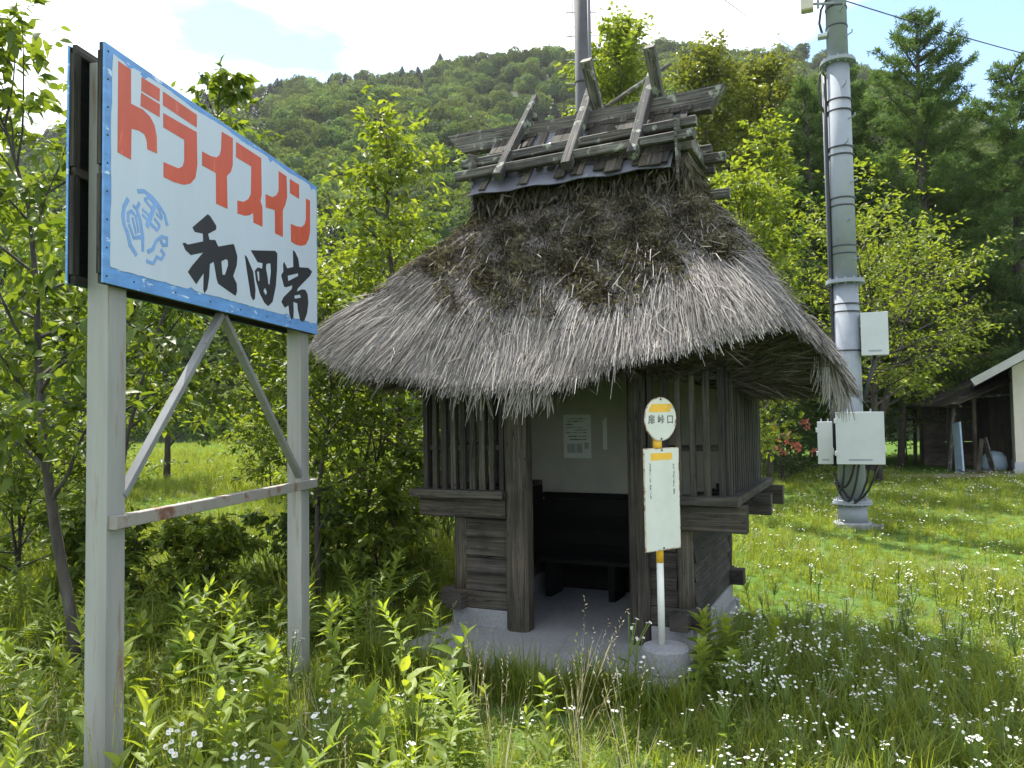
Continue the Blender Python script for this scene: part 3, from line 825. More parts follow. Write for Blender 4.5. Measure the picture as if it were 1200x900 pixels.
# crossed timbers straddling the ridge
for x, broken in ((-.645, True), (-.03, False), (.515, False)):
    dx = rng.uniform(-.01, .01)
    fl = wood('crossed_timber', (x, .27, 3.765), (x + dx + (.05 if broken else 0), .99, 4.69), .085, .085, W_CAP, up=(1, 0, 0), seg=7, jit=.05, ch=.10, w1=.07 if broken else .08, h1=.045 if broken else .08)
    if broken:
        wood('crossed_timber', (x + .09, 1.42, 3.79), (x + .09, .86, 4.50), .08, .08, W_CAP, up=(1, 0, 0), seg=5, jit=.06, w1=.05, h1=.04)
    else:
        wood('crossed_timber', (x + .088, 1.42, 3.79), (x + .062, .62, 4.765), .085, .085, W_CAP, up=(1, 0, 0), seg=6, jit=.04, ch=.08)
MB().tube([(-.06, 1.06, 4.45), (.25, 1.16, 4.66), (.60, 1.27, 4.88)], [.022, .02, .018], 8).build('lashing_pole', W_CAP, HUT, True)
# gable ends of the cap: stacked boards and beam ends
for s, xe in ((1, .80), (-1, -.92)):
    # upright pointed boards at the edge
    MB().plate([[(-.02, -.18), (.02, -.18), (.09, .34), (-.09, .30)]], (xe + .03 * s, .40, 3.72), (0, 1, 0), (0, 0, 1), .02).build('gable_edge_board', W_CAP, HUT)
    for k, (z, y0, y1, ext) in enumerate(((3.56, .50, 1.20, .06), (3.665, .52, 1.18, .09), (3.77, .55, 1.15, .12), (3.88, .50, 1.10, .20), (3.99, .64, 1.06, .10), (4.10, .72, .98, .08))):
        wood('gable_board', (xe + s * (.012 + ext * .35), y0, z), (xe + s * (.012 + ext * .35), y1, z), .03 + ext * .3, .10, W_CAP, jit=.04)
    for z, y in ((3.88, 1.0), (3.62, 1.16)):
        wood('beam_end', (xe - s * .1, y, z), (xe + s * .30, y, z), .08, .08, W_CAP, seg=2)

# notices fixed to the back panel
def hut_w(x, y, z): return V3((.375, 5.961, 0)) + V3((math.cos(RAD(25)), -math.sin(RAD(25)), 0)) * x + V3((math.sin(RAD(25)), math.cos(RAD(25)), 0)) * y + V3((0, 0, z))
nt_ = empty('notice', hut_w(-.47, DEP - .102, 1.565), RAD(-25), 'pale printed notice sheet pinned to the back wall inside the hut', 'notice')
NW, NH = .28, .42
MB().box((-NW / 2, -.003, -NH / 2), (NW / 2, 0, NH / 2), ch=0).build('paper', PAPER, nt_)
tm = MB()
for k, (z, x0, x1, h) in enumerate([(.17, -.10, .09, .01), (.145, -.11, .06, .012), (.115, -.115, -.04, .016), (.085, -.115, .05, .008), (.06, -.04, .10, .008), (.035, -.115, .10, .008), (.0, -.09, .10, .012), (-.03, -.08, .1, .012)]):
    tm.box((x0, -.0045, z - h / 2), (x1, -.0031, z + h / 2), ch=0)
tm.build('print', PAPER_INK, nt_)
for x0, x1, z0, z1 in ((-.105, -.02, -.16, -.07), (-.01, .05, -.16, -.07), (.07, .115, -.12, -.06)):
    MB().box((x0, -.0045, z0), (x1, -.0031, z1), ch=0).build('print_block', PAPER_GREY, nt_)
n2 = empty('notice', hut_w(-.19, DEP - .102, 1.61), RAD(-25), 'narrow strip of paper beside the printed notice inside the hut', 'notice')
MB().box((-.02, -.003, -.17), (.02, 0, .13), ch=0).build('paper', PAPER, n2)
MB().box((-.018, -.0045, .105), (.0, -.0031, .125), ch=0).build('print', PAPER_INK, n2)

# ------------------------------------------------------------------ roadside billboard: painted shapes in metres on the panel
RED = [[(0.082, 0.991), (0.167, 0.99), (0.169, 0.835), (0.252, 0.841), (0.304, 0.828), (0.338, 0.8), (0.356, 0.752), (0.359, 0.671), (0.286, 0.668), (0.282, 0.706), (0.265, 0.73), (0.227, 0.733), (0.173, 0.723), (0.171, 0.581), (0.081, 0.585)], [(0.242, 0.988), (0.378, 0.99), (0.376, 0.927), (0.241, 0.924)], [(0.239, 0.915), (0.379, 0.915), (0.377, 0.853), (0.236, 0.852)], [(0.402, 0.988), (0.687, 0.983), (0.687, 0.916), (0.403, 0.921)], [(0.405, 0.884), (0.687, 0.892), (0.693, 0.723), (0.676, 0.652), (0.633, 0.609), (0.577, 0.586), (0.494, 0.575), (0.41, 0.575), (0.409, 0.647), (0.528, 0.654), (0.564, 0.675), (0.578, 0.708), (0.578, 0.814), (0.406, 0.815)], [(0.926, 0.982), (1.041, 0.985), (1.04, 0.834), (1.02, 0.789), (0.978, 0.753), (0.986, 0.572), (0.87, 0.57), (0.868, 0.736), (0.736, 0.735), (0.736, 0.809), (0.815, 0.811), (0.874, 0.822), (0.904, 0.845), (0.919, 0.879)], [(1.077, 0.978), (1.365, 0.979), (1.371, 0.764), (1.356, 0.714), (1.378, 0.688), (1.381, 0.567), (1.272, 0.566), (1.268, 0.623), (1.23, 0.6), (1.178, 0.582), (1.09, 0.573), (1.09, 0.647), (1.161, 0.659), (1.212, 0.689), (1.242, 0.728), (1.247, 0.891), (1.074, 0.89)], [(1.589, 0.971), (1.698, 0.97), (1.705, 0.839), (1.682, 0.784), (1.644, 0.735), (1.645, 0.565), (1.541, 0.565), (1.538, 0.709), (1.421, 0.695), (1.418, 0.776), (1.508, 0.782), (1.558, 0.808), (1.589, 0.845)], [(1.743, 0.967), (1.88, 0.969), (1.88, 0.874), (1.746, 0.875)], [(1.985, 0.906), (2.049, 0.908), (2.048, 0.693), (2.025, 0.636), (1.982, 0.59), (1.912, 0.566), (1.832, 0.557), (1.76, 0.561), (1.756, 0.677), (1.844, 0.681), (1.924, 0.697), (1.964, 0.725), (1.984, 0.766)]]
BLACK = [[[(0.789, 0.492), (0.814, 0.488), (0.873, 0.45), (0.87, 0.429), (0.793, 0.389), (0.806, 0.361), (0.862, 0.372), (0.892, 0.343), (1.047, 0.391), (1.06, 0.379), (1.089, 0.33), (1.083, 0.277), (1.044, 0.21), (1.083, 0.174), (1.086, 0.132), (1.07, 0.104), (0.999, 0.118), (0.892, 0.142), (0.877, 0.164), (0.855, 0.233), (0.847, 0.252), (0.811, 0.233), (0.804, 0.16), (0.787, 0.097), (0.762, 0.071), (0.75, 0.087), (0.753, 0.174), (0.686, 0.105), (0.612, 0.155), (0.645, 0.19), (0.747, 0.28), (0.638, 0.245), (0.592, 0.26), (0.566, 0.289), (0.585, 0.297), (0.611, 0.293), (0.749, 0.34), (0.744, 0.379), (0.671, 0.371), (0.651, 0.39)], [(0.922, 0.269), (0.971, 0.291), (0.991, 0.286), (0.991, 0.259), (0.96, 0.202), (0.934, 0.199)]], [[(1.171, 0.355), (1.197, 0.347), (1.267, 0.276), (1.295, 0.174), (1.288, 0.119), (1.266, 0.107), (1.24, 0.13), (1.197, 0.263)]], [[(1.24, 0.396), (1.539, 0.455), (1.569, 0.445), (1.565, 0.34), (1.548, 0.233), (1.505, 0.132), (1.45, 0.099), (1.403, 0.113), (1.348, 0.159), (1.302, 0.229), (1.288, 0.285), (1.32, 0.311), (1.376, 0.314), (1.381, 0.347), (1.321, 0.342)], [(1.428, 0.352), (1.48, 0.366), (1.486, 0.316), (1.466, 0.229), (1.451, 0.236), (1.441, 0.28), (1.422, 0.323)], [(1.311, 0.284), (1.339, 0.289), (1.342, 0.236), (1.329, 0.229)], [(1.39, 0.18), (1.409, 0.206), (1.435, 0.182), (1.422, 0.16)]], [[(1.661, 0.411), (1.703, 0.377), (1.792, 0.402), (1.786, 0.512), (1.819, 0.505), (1.864, 0.471), (1.882, 0.417), (2.019, 0.439), (2.08, 0.424), (2.043, 0.387), (1.936, 0.322), (1.856, 0.271), (1.84, 0.249), (1.917, 0.276), (1.971, 0.281), (2.006, 0.256), (2.017, 0.196), (1.993, 0.12), (1.957, 0.075), (1.922, 0.059), (1.888, 0.072), (1.855, 0.133), (1.85, 0.172), (1.791, 0.173), (1.795, 0.115), (1.79, 0.07), (1.766, 0.057), (1.734, 0.087), (1.721, 0.142), (1.67, 0.118), (1.623, 0.149), (1.65, 0.182), (1.767, 0.254), (1.778, 0.28), (1.696, 0.254), (1.661, 0.251), (1.64, 0.286), (1.62, 0.317), (1.651, 0.346), (1.647, 0.389)], [(1.709, 0.33), (1.856, 0.372), (1.863, 0.357), (1.718, 0.297)], [(1.804, 0.217), (1.889, 0.236), (1.903, 0.218), (1.811, 0.198)]]]
LOGO = [[(0.154, 0.4), (0.127, 0.357), (0.119, 0.314), (0.128, 0.275), (0.151, 0.245), (0.169, 0.195), (0.215, 0.157)], [(0.217, 0.451), (0.265, 0.465), (0.323, 0.453), (0.373, 0.429), (0.42, 0.397), (0.441, 0.347)], [(0.232, 0.403), (0.213, 0.368), (0.237, 0.326), (0.257, 0.251), (0.257, 0.184)], [(0.186, 0.379), (0.213, 0.368)], [(0.155, 0.293), (0.154, 0.335), (0.177, 0.35), (0.195, 0.339)], [(0.159, 0.288), (0.193, 0.233), (0.247, 0.249)], [(0.183, 0.324), (0.21, 0.252)], [(0.204, 0.342), (0.228, 0.263)], [(0.267, 0.428), (0.328, 0.398)], [(0.299, 0.446), (0.358, 0.422)], [(0.267, 0.428), (0.299, 0.446)], [(0.251, 0.378), (0.304, 0.361)], [(0.251, 0.354), (0.295, 0.337)], [(0.285, 0.304), (0.353, 0.439)], [(0.314, 0.326), (0.364, 0.307)], [(0.339, 0.357), (0.384, 0.334)], [(0.353, 0.386), (0.399, 0.366)], [(0.363, 0.42), (0.404, 0.373)], [(0.364, 0.307), (0.384, 0.334)], [(0.291, 0.189), (0.33, 0.21), (0.354, 0.254), (0.395, 0.285), (0.441, 0.286), (0.436, 0.253), (0.405, 0.246), (0.39, 0.268)], [(0.282, 0.146), (0.335, 0.144), (0.36, 0.18), (0.396, 0.177), (0.418, 0.204), (0.39, 0.221)]]
LOGO_W = [0.0142, 0.013, 0.0118, 0.0106, 0.0106, 0.0118, 0.0083, 0.0083, 0.0083, 0.0083, 0.0083, 0.0083, 0.0083, 0.0154, 0.0106, 0.0095, 0.0083, 0.0083, 0.0071, 0.0118, 0.0118]
BB = empty('billboard', (-1.7237, 3.3, 0), RAD(80), 'double-sided white billboard with blue border on two grey steel posts', 'billboard')
BW, BH, BZ = 2.169, 1.039, 2.351
for yf, yb, front in ((0.0, .014, True), (.168, .182, False)):
    if front: yb -= .004; MB().box((.004, .0102, BZ + .004), (BW - .004, .0142, BZ + BH - .004), ch=.0).build('backing_board', W_BLACK, BB)
    else: yf += .004; MB().box((.004, .1682, BZ + .004), (BW - .004, .1718, BZ + BH - .004), ch=.0).build('backing_board', W_BLACK, BB)
    pn = MB().box((0, yf, BZ), (BW, yb, BZ + BH), ch=.1).build('panel', SIGN_BLUE, BB)
    if front: PANEL = pn
for y0 in (.0145, .1455):
    for p0, p1 in (((.012, y0 + .011, BZ + .02), (BW - .012, y0 + .011, BZ + .02)), ((.012, y0 + .011, BZ + BH - .012), (BW - .012, y0 + .011, BZ + BH - .012)),
                   ((.012, y0 + .011, BZ + .49), (BW - .012, y0 + .011, BZ + .49))):
        wood('frame_batten', p0, p1, .0215, .04, W_DARK, parent=BB)
    for x in (.02, .62, 1.24, BW - .02):
        for a_, b_ in ((.041, .469), (.511, 1.006)):
            wood('frame_batten', (x, y0 + .011, BZ + a_), (x, y0 + .011, BZ + b_), .04, .0213, W_DARK, up=(0, 1, 0), parent=BB)
# white field with a hand-painted uneven border
wr = random.Random(4)
field = [(.042 + wr.uniform(-.004, .004), .075 + .86 * k / 18) for k in range(19)]
field += [(.05 + (BW - .075) * k / 60, BH - .022 - .010 * math.sin(k * .21 + 1) ** 2 - (.03 if wr.random() < .12 else .004) * wr.random()) for k in range(61)]
field += [(BW - .012 + wr.uniform(-.002, .002), BH - .06 - .88 * k / 10) for k in range(11)]
field += [(BW - .03 - (BW - .08) * k / 60, .070 + wr.uniform(-.003, .003) + (.012 if wr.random() < .06 else 0)) for k in range(61)]
fo, fx, fy = (0, -.0002, BZ), (1, 0, 0), (0, 0, 1)
MB().plate([field], fo, fx, fy, .0022).build('white_field', SIGN_WHITE, PANEL)
for lp in RED: MB().plate([lp], (0, -.0025, BZ), fx, fy, .0012).build('red_letter_stroke', SIGN_RED, PANEL)
for lps in BLACK: MB().plate(lps, (0, -.0025, BZ), fx, fy, .0012).build('black_letter_stroke', SIGN_BLACK, PANEL)
for k, (pl, w) in enumerate(zip(LOGO, LOGO_W)):
    L_, R2_ = [], []
    w *= 1.6
    for i, p in enumerate(pl):
        a, b = V3(pl[max(i - 1, 0)]), V3(pl[min(i + 1, len(pl) - 1)])
        d = (b - a).normalized(); nx_, ny_ = -d.y, d.x
        ww = w * .5 * wr.uniform(.85, 1.15)
        L_.append((p[0] + nx_ * ww, p[1] + ny_ * ww)); R2_.append((p[0] - nx_ * ww, p[1] - ny_ * ww))
    mb = MB()
    for i in range(len(pl) - 1):
        mb.plate([[R2_[i], R2_[i + 1], L_[i + 1], L_[i]]], (0, -.0025 - .00003 * k, BZ), fx, fy, .0012)
    mb.build('emblem_stroke', SIGN_LOGO, PANEL)
for x_, z_ in [(.02, BZ + .03 + .122 * k) for k in range(9)] + [(.2 + .31 * k, BZ + .035) for k in range(7)]:
    o = MB().lathe([(.0045, 0), (.0045, .002), (.001, .003)], n=8).build('nail_head', SIGN_BLACK, PANEL)
    o.rotation_euler = (RAD(90), 0, 0); o.location = (x_, -.0004, z_)
# steel posts: lipped channels
for x in (.09, 2.0):
    m = MB()
    outl = [(0, 0), (.12, 0), (.12, .008), (.064, .008), (.064, .092), (.12, .092), (.12, .10), (0, .10)]
    m.rings([[V3((x + a, .0445 + b, z)) for a, b in outl] for z in (-.15, 1.0, 2.0, 3.35)])
    m.build('post', GREY_PAINT, BB)
BRACE = m_plain('weathered_brace_steel', (.22, .225, .225), .55, .15, .1, 6, .05, spots=(.15, .10, .07), spot_lo=.6, spot_hi=.7, spot_scale=12)
wood('cross_bar', (.10, .022, 1.325), (2.16, .022, 1.325), .044, .058, RUSTY_PAINT, parent=BB, seg=4, jit=.0)
wood('brace', (.205, .06, 1.43), (1.02, .06, 2.345), .03, .045, BRACE, parent=BB, up=(0, 1, 0), seg=1, jit=0)
wood('brace', (2.005, .062, 1.38), (1.045, .062, 2.345), .03, .045, BRACE, parent=BB, up=(0, 1, 0), seg=1, jit=0)

# ------------------------------------------------------------------ bus stop sign
BUS = empty('bus_stop_sign', (.957, 5.1, .118), RAD(34), 'old white and yellow bus stop pole sign in front of the hut', 'bus stop sign')
MB().lathe([(.02, 0), (.155, 0), (.16, .02), (.15, .145), (.14, .160), (.02, .166)], n=28).build('concrete_base', CONC, BUS, False)
pm = MB(); pm.tube([(0, .03, .15), (0, .03, .685)], .023, 14); pm.build('pole', BUS_WHITE, BUS, True)
MB().tube([(0, .03, .685), (0, .03, .86)], .0238, 14).build('yellow_band', BUS_YELLOW, BUS, True)
MB().tube([(0, .03, .86), (0, .03, 1.40)], .0292, 14).build('pole', BUS_WHITE, BUS, True)
MB().tube([(0, .03, 1.40), (0, .03, 1.50)], .0297, 14).build('yellow_band', BUS_YELLOW, BUS, True)
MB().tube([(0, .03, 1.50), (0, .03, 1.74)], .0292, 14).build('pole', BUS_WHITE, BUS, True)
TT = MB().box((-.157, -.006, .768), (.157, 0, 1.425), ch=.2).build('timetable_plate', BUS_RUST, BUS)
br = random.Random(8)
def ragged(x0, x1, z0, z1, j, n=26):
    pts = [(x0 + (x1 - x0) * k / n, z0 + br.uniform(0, j) * (3.5 if br.random() < .15 else 1)) for k in range(n + 1)]
    pts += [(x1 - br.uniform(0, j), z0 + (z1 - z0) * (k + .5) / n) for k in range(n)]
    pts += [(x1 - (x1 - x0) * k / n, z1 - br.uniform(0, j)) for k in range(n + 1)]
    pts += [(x0 + br.uniform(0, j), z1 - (z1 - z0) * (k + .5) / n) for k in range(n)]
    return pts
MB().plate([ragged(-.152, .152, .773, 1.42, .004)], (0, -.0062, 0), (1, 0, 0), (0, 0, 1), .0012).build('enamel_face', BUS_WHITE, TT)
MB().plate([ragged(-.10, .095, 1.345, 1.395, .004, 10)], (0, -.0076, 0), (1, 0, 0), (0, 0, 1), .0008).build('yellow_panel', BUS_YELLOW, TT)
for x0, x1, z0, z1 in ((-.112, -.096, 1.10, 1.33), (.097, .113, 1.12, 1.32)):
    MB().plate([ragged(x0, x1, z0, z1, .002, 12)], (0, -.0076, 0), (1, 0, 0), (0, 0, 1), .0007).build('faded_lettering', BUS_FADED, TT)
DZ, DR = 1.612, .142
circ = lambda r_, n_=48: [(r_ * math.cos(2 * math.pi * k / n_), r_ * math.sin(2 * math.pi * k / n_)) for k in range(n_)]
DISC = MB().plate([circ(DR)], (0, 0, DZ), (1, 0, 0), (0, 0, 1), .006).build('round_plate', BUS_RUST, BUS)
fc = []
for k in range(72):
    a = 2 * math.pi * k / 72; rr_ = DR - .004 - br.uniform(0, .003)
    if .55 < a < .80: rr_ -= .016 + br.uniform(0, .006)
    if 5.9 < a < 6.2: rr_ -= .008
    fc.append((rr_ * math.cos(a), rr_ * math.sin(a)))
DISC_FACE = MB().plate([fc], (0, -.0062, DZ), (1, 0, 0), (0, 0, 1), .0012).build('enamel_face', BUS_WHITE, DISC)
DISC_FACE = DISC
yb = [(-.11, .045), (.085, .045), (.092, .07), (.105, .085), (.088, .098), (-.078, .098), (-.098, .075)]
MB().plate([yb], (0, -.0076, DZ), (1, 0, 0), (0, 0, 1), .0008).build('yellow_panel', BUS_YELLOW, DISC)
for ch_i, ch_ in enumerate('扉峠口'):
    fcu = bpy.data.curves.new('stop_name_letter', 'FONT'); fcu.body = ch_
    fcu.size = .064; fcu.align_x = 'CENTER'; fcu.extrude = .0005; fcu.offset = .0005
    fcu.materials.append(BUS_INK)
    tmp_ = bpy.data.objects.new('stop_name_letter', fcu); COL.objects.link(tmp_)
    bpy.context.view_layer.update()
    fme = bpy.data.meshes.new_from_object(tmp_.evaluated_get(bpy.context.evaluated_depsgraph_get()))
    bpy.data.objects.remove(tmp_)
    fo_ = link_mesh('stop_name_letter', fme, BUS_INK, DISC_FACE)
    fo_.rotation_euler = (RAD(90), 0, 0); fo_.location = ((-.083, .0, .083)[ch_i], -.0080, DZ - .026)
for z_ in (DZ + .128, DZ - .128, 1.41, .782):
    MB().tube([(0, -.013, z_), (0, .002, z_)], .006, 8).build('bolt', SIGN_BLACK, BUS)

# ------------------------------------------------------------------ steel antenna pole with equipment
PX, PY = 5.196, 12.116
AP = empty('antenna_pole', (PX, PY, 0), RAD(-22), 'thick galvanised steel communications pole with flanges standing in the grass', 'pole')
MB().lathe([(.30, -.2), (.30, .07), (.27, .09), (.01, .095)], n=28).build('footing', CONC, AP)
MB().box((.2, -.2, -.1), (.42, .02, .07), ch=.12).build('footing_pad', CONC, AP)
def shaft(z0, z1, r0, r1): MB().tube([(0, 0, z0), (0, 0, z1)], [r0, r1], 32).build('shaft', GALV, AP, True)
shaft(.09, .36, .215, .2); shaft(.42, 3.75, .198, .188); shaft(3.81, 7.22, .18, .168); shaft(7.30, 12.5, .158, .14)
for z, r_ in ((.36, .285), (3.75, .285), (7.22, .265)):
    MB().lathe([(.1, 0), (r_, 0), (r_, .028), (.1, .028)], (0, 0, z), n=32).build('flange', GALV, AP)
    MB().lathe([(.1, .03), (r_ - .012, .03), (r_ - .012, .06), (.1, .06)], (0, 0, z), n=32).build('flange', GALV, AP)
    for k in range(12):
        a = k * math.pi / 6
        MB().tube([(math.cos(a) * (r_ - .04), math.sin(a) * (r_ - .04), z - .03), (math.cos(a) * (r_ - .04), math.sin(a) * (r_ - .04), z + .09)], .012, 6).build('bolt', GALV, AP)
for z in (1.0, 2.7, 3.3, 3.42, 4.2, 4.32, 4.95, 5.07, 5.75, 5.87, 6.45, 6.62, 7.8, 8.1):
    rr_ = .198 if z < 3.75 else (.184 if z < 7.2 else .160)
    MB().lathe([(rr_ - .02, 0), (rr_ + .006, 0), (rr_ + .006, .02), (rr_ - .02, .02)], (0, 0, z), n=28).build('strap', CABLE, AP)
for k, z in enumerate((4.1, 4.7, 5.3, 5.9, 6.3, 6.8, 7.6, 8.0)):
    a = RAD(-70 if k % 2 else -45)
    MB().tube([(math.cos(a) * .165, math.sin(a) * .165, z), (math.cos(a) * .30, math.sin(a) * .30, z + .01), (math.cos(a) * .305, math.sin(a) * .305, z + .05)], .011, 6).build('step_bolt', GALV, AP)
MB().tube([(-.20, -.06, z) for z in (7.05, 6, 5, 4, 3.6, 2.6, 1.6, 1.15)], .027, 10).build('conduit', CABLE, AP, True)
MB().tube([(-.235, -.12, z) for z in (2.35, 2.0, 1.6, .95)], .045, 10).build('conduit', CABLE, AP, True)
MB().tube([(-.225, -.02, z) for z in (7.1, 5.5, 3.85)], .018, 8).build('conduit', GALV, AP, True)
MB().tube([(-.2, -.06, 7.05), (-.23, -.07, 7.13), (-.27, -.08, 7.06), (-.29, -.08, 6.9), (-.27, -.08, 6.6), (-.21, -.06, 6.45)], .016, 8).build('cable', CABLE, AP, True)
MB().tube([(-.03, -.16, 8.9), (-.02, -.18, 8.6), (-.12, -.16, 8.25), (-.22, -.1, 8.1), (-.25, -.08, 7.9), (-.21, -.08, 7.72)], .018, 8).build('cable', CABLE, AP, True)
MB().box((-.28, -.13, 7.66), (-.14, .0, 7.72), ch=.1).build('junction_box', BOX_WHITE, AP)
def eq_box(name, lo, hi, label, mat=BOX_WHITE, hinges=True):
    c = V3(((lo[0] + hi[0]) / 2, (lo[1] + hi[1]) / 2, lo[2]))
    e = empty(name, AP.location + Euler((0, 0, RAD(-22))).to_matrix() @ c, RAD(-22), label, 'box')
    w, d, h = hi[0] - lo[0], hi[1] - lo[1], hi[2] - lo[2]
    MB().box((-w / 2, -d / 2 + .03, 0), (w / 2, d / 2, h), ch=.04).build('case', mat, e)
    dr = MB().box((-w / 2 - .008, -d / 2, -.006), (w / 2 + .008, -d / 2 + .028, h + .006), ch=.2).build('door', mat, e)
    MB().box((-w * .25, -d / 2 - .004, .05), (w * .25, -d / 2 - .001, .075), ch=0).build('name_plate', GALV, dr)
    if hinges:
        for z in (.12, h - .16):
            MB().box((-w / 2 - .03, -d / 2 - .01, z), (-w / 2 + .01, -d / 2 + .04, z + .07), ch=.1).build('hinge', mat, dr)
        MB().box((w / 2 - .01, -d / 2 - .012, h * .22), (w / 2 + .02, -d / 2 + .02, h * .22 + .1), ch=.1).build('latch', mat, dr)
        for x in (-w / 4, w / 4): MB().tube([(x, 0, h), (x, 0, h + .05)], .012, 6).build('lifting_eye', GALV, e)
    for z in (h * .3, h * .7): MB().box((-w * .3, d / 2, z), (w * .3, d / 2 + .10, z + .05), ch=.05).build('bracket', GALV, e)
    return e
eq_box('equipment_box', (-.20, -.56, 1.0), (.44, -.24, 1.76), 'large white equipment cabinet low on the antenna pole, cables below')
eq_box('equipment_box', (-.46, -.20, .98), (-.26, .02, 1.62), 'narrow white equipment cabinet beside the large one on the antenna pole')
e = eq_box('equipment_box', (.20, -.22, 2.62), (.56, .06, 3.26), 'grey-white equipment box mounted halfway up the antenna pole', hinges=False)
for k, (x0, x1, dep) in enumerate(((-.10, -.23, .46), (.10, -.22, .62), (.26, -.24, .66), (.36, -.21, .60), (.04, -.25, .40))):
    pts = []
    for i in range(9):
        t = i / 8
        pts.append((x0 + (x1 - x0) * t, -.40 + .28 * t, 1.0 - dep * math.sin(math.pi * t * .85) ** .8 + .05 * t))
    MB().tube(pts, .017, 8).build('cable', CABLE, AP, True)
MB().tube([(.38, -.1, 2.63), (.37, -.12, 2.5), (.27, -.15, 2.2), (.21, -.12, 1.9)], .03, 8).build('cable', CABLE, AP, True)
an = empty('antenna', AP.location + V3((-.50, -.12, 8.02)), RAD(-22), 'beige panel antenna bracketed to the antenna pole, high up', 'antenna')
MB().box((-.09, -.08, 0), (.09, .08, 1.3), ch=.12).build('radome', BOX_BEIGE, an)
for z in (.12, .22): MB().tube([(.05, .02, z), (.40, .14, z)], .02, 8).build('bracket', GALV, an)
MB().tube([(.16, .06, .05), (.16, .06, 1.35)], .02, 8).build('mast', GALV, an)

UP = empty('utility_pole', (1.70, 17.5, 0), 0, 'plain grey utility pole with step bolts rising behind the ridge of the hut', 'pole')
MB().tube([(0, 0, -.2), (0, 0, 14)], [.19, .15], 20).build('shaft', m_plain('pole_concrete', (.065, .065, .072), .8, 0, .1, 4, .05), UP, True)
MB().tube([(.17, -.05, .5), (.165, -.05, 13.5)], .05, 10).build('conduit', m_plain('pole_conduit', (.12, .12, .135), .6, 0, .1, 4, 0), UP, True)
for k in range(14):
    z = 6 + k * .55
    MB().tube([(-.36, -.02, z), (.36, -.02, z)], .012, 6).build('step_bolt', GALV, UP)
for z in (8.6, 9.3): MB().lathe([(.12, 0), (.185, 0), (.185, .03), (.12, .03)], (0, 0, z), n=16).build('strap', CABLE, UP)
def wire(p, q, sag, label, rad=.012):
    p, q = V3(p), V3(q)
    pts = [p.lerp(q, t / 16) + V3((0, 0, -4 * sag * (t / 16) * (1 - t / 16))) for t in range(17)]
    tag(MB().tube(pts, rad, 5).build('overhead_wire', CABLE), label, 'wire')
def cam_pt(px, py, Y):
    """a place in the world that lies at depth Y along a direction measured from the photograph"""
    d = cam.matrix_world.to_3x3() @ V3(((px - 600) / 920, -(py - 450) / 920, -1.0))
    return V3((0, 0, 1.75)) + d * (Y / d.y)
wire(cam_pt(880, -36, 15), cam_pt(1330, 94, 21), .15, 'black overhead wire running from the antenna pole above the larches', .013)
wire((1.75, 17.5, 13.9), cam_pt(935, 60, 62), .2, 'thin overhead wire from the utility pole down behind the trees', .02)
wire((1.65, 17.5, 13.6), cam_pt(668, 72, 66), .2, 'thin overhead wire from the utility pole to the hillside', .016)

# ------------------------------------------------------------------ house and lean-to
HS = empty('white_house', (13.75, 21.55, 0), RAD(-30), 'cream-walled house with a gabled dark roof at the edge of the lawn', 'house')
SL = math.tan(RAD(30))
MB().plate([[(0, .32), (8, .32), (8, 2.95), (4, 2.95 + 4 * SL), (0, 2.95)]], (0, .2, 0), (1, 0, 0), (0, 0, 1), .2).build('wall', HOUSE_WALL, HS)
MB().box((0, .2, .32), (.2, 8, 2.95), ch=.01).build('wall', HOUSE_WALL, HS)
MB().box((-.03, -.03, -.2), (8.03, 8.03, .318), ch=.01).build('plinth', HOUSE_BASE, HS)
MB().box((-.01, -.02, .318), (8, -.001, .345), ch=.01).build('drip_rail', FASCIA, HS)
for sx in (0, 1):
    x0 = -.95 if sx == 0 else 8.95; xm = 4.0
    z0 = 2.95 - .95 * SL + .10; zm = 2.95 + 4 * SL + .10
    m = MB(); m.rings([[V3((x0, y, z0)), V3((xm, y, zm)), V3((xm, y, zm + .14)), V3((x0, y, z0 + .14))] for y in (-.75, 8.4)]); m.build('roof', ROOF_METAL, HS)
    MB().beam((x0, -.77, z0 + .03), (xm, -.77, zm + .03), .035, .21, ch=.02).build('bargeboard', FASCIA, HS)
    m = MB(); m.rings([[V3((x0 + .02, y, z0 - .04)), V3((xm, y, zm - .04)), V3((xm, y, zm - .012)), V3((x0 + .02, y, z0 - .012))] for y in (-.74, 8.38)]); m.build('soffit', FASCIA, HS)
LT = empty('lean_to_shed', (14.75, 23.2, 0), RAD(-4), 'ramshackle open lean-to of grey boards against the house wall', 'shed')
for x, y, h in ((-1.25, -.3, 2.15), (-1.8, .1, 1.93), (-1.0, 2.6, 2.2), (-1.8, 2.4, 1.93)):
    wood('post', (x, y, -.1), (x + rng.uniform(-.05, .05), y, h), .09, .09, W_POST, up=(0, 1, 0), parent=LT, seg=3, jit=.06)
wood('post', (-1.95, -.2, -.1), (-1.7, -.1, 1.85), .09, .07, W_CAP, up=(0, 1, 0), parent=LT, seg=4, jit=.1)
for k in range(7):
    y = -.55 + k * .52
    wood('roof_board', (-1.95, y, 1.92 + rng.uniform(-.03, .03)), (.9, y, 3.13 + rng.uniform(-.02, .02)), .49, .03, W_SHAKE, parent=LT)
for x, z in ((-1.8, 1.93), (-1.05, 2.26)): wood('roof_beam', (x, -.7, z - .03), (x, 3.1, z - .03), .08, .09, W_POST, parent=LT)
wood('roof_beam', (-1.7, -.35, 2.15), (.0, -.35, 2.22), .07, .07, W_CAP, parent=LT)
for k in range(6): wood('back_board', (-1.6, 2.2, .2 + .38 * k), (1.9, 2.2, .2 + .38 * k), .03, .372, m_wood('shed_back_%d' % k, (.05, .045, .04), (.11, .10, .09), (.16, .15, .135)) if k == 0 else MATS['shed_back_0'], parent=LT)
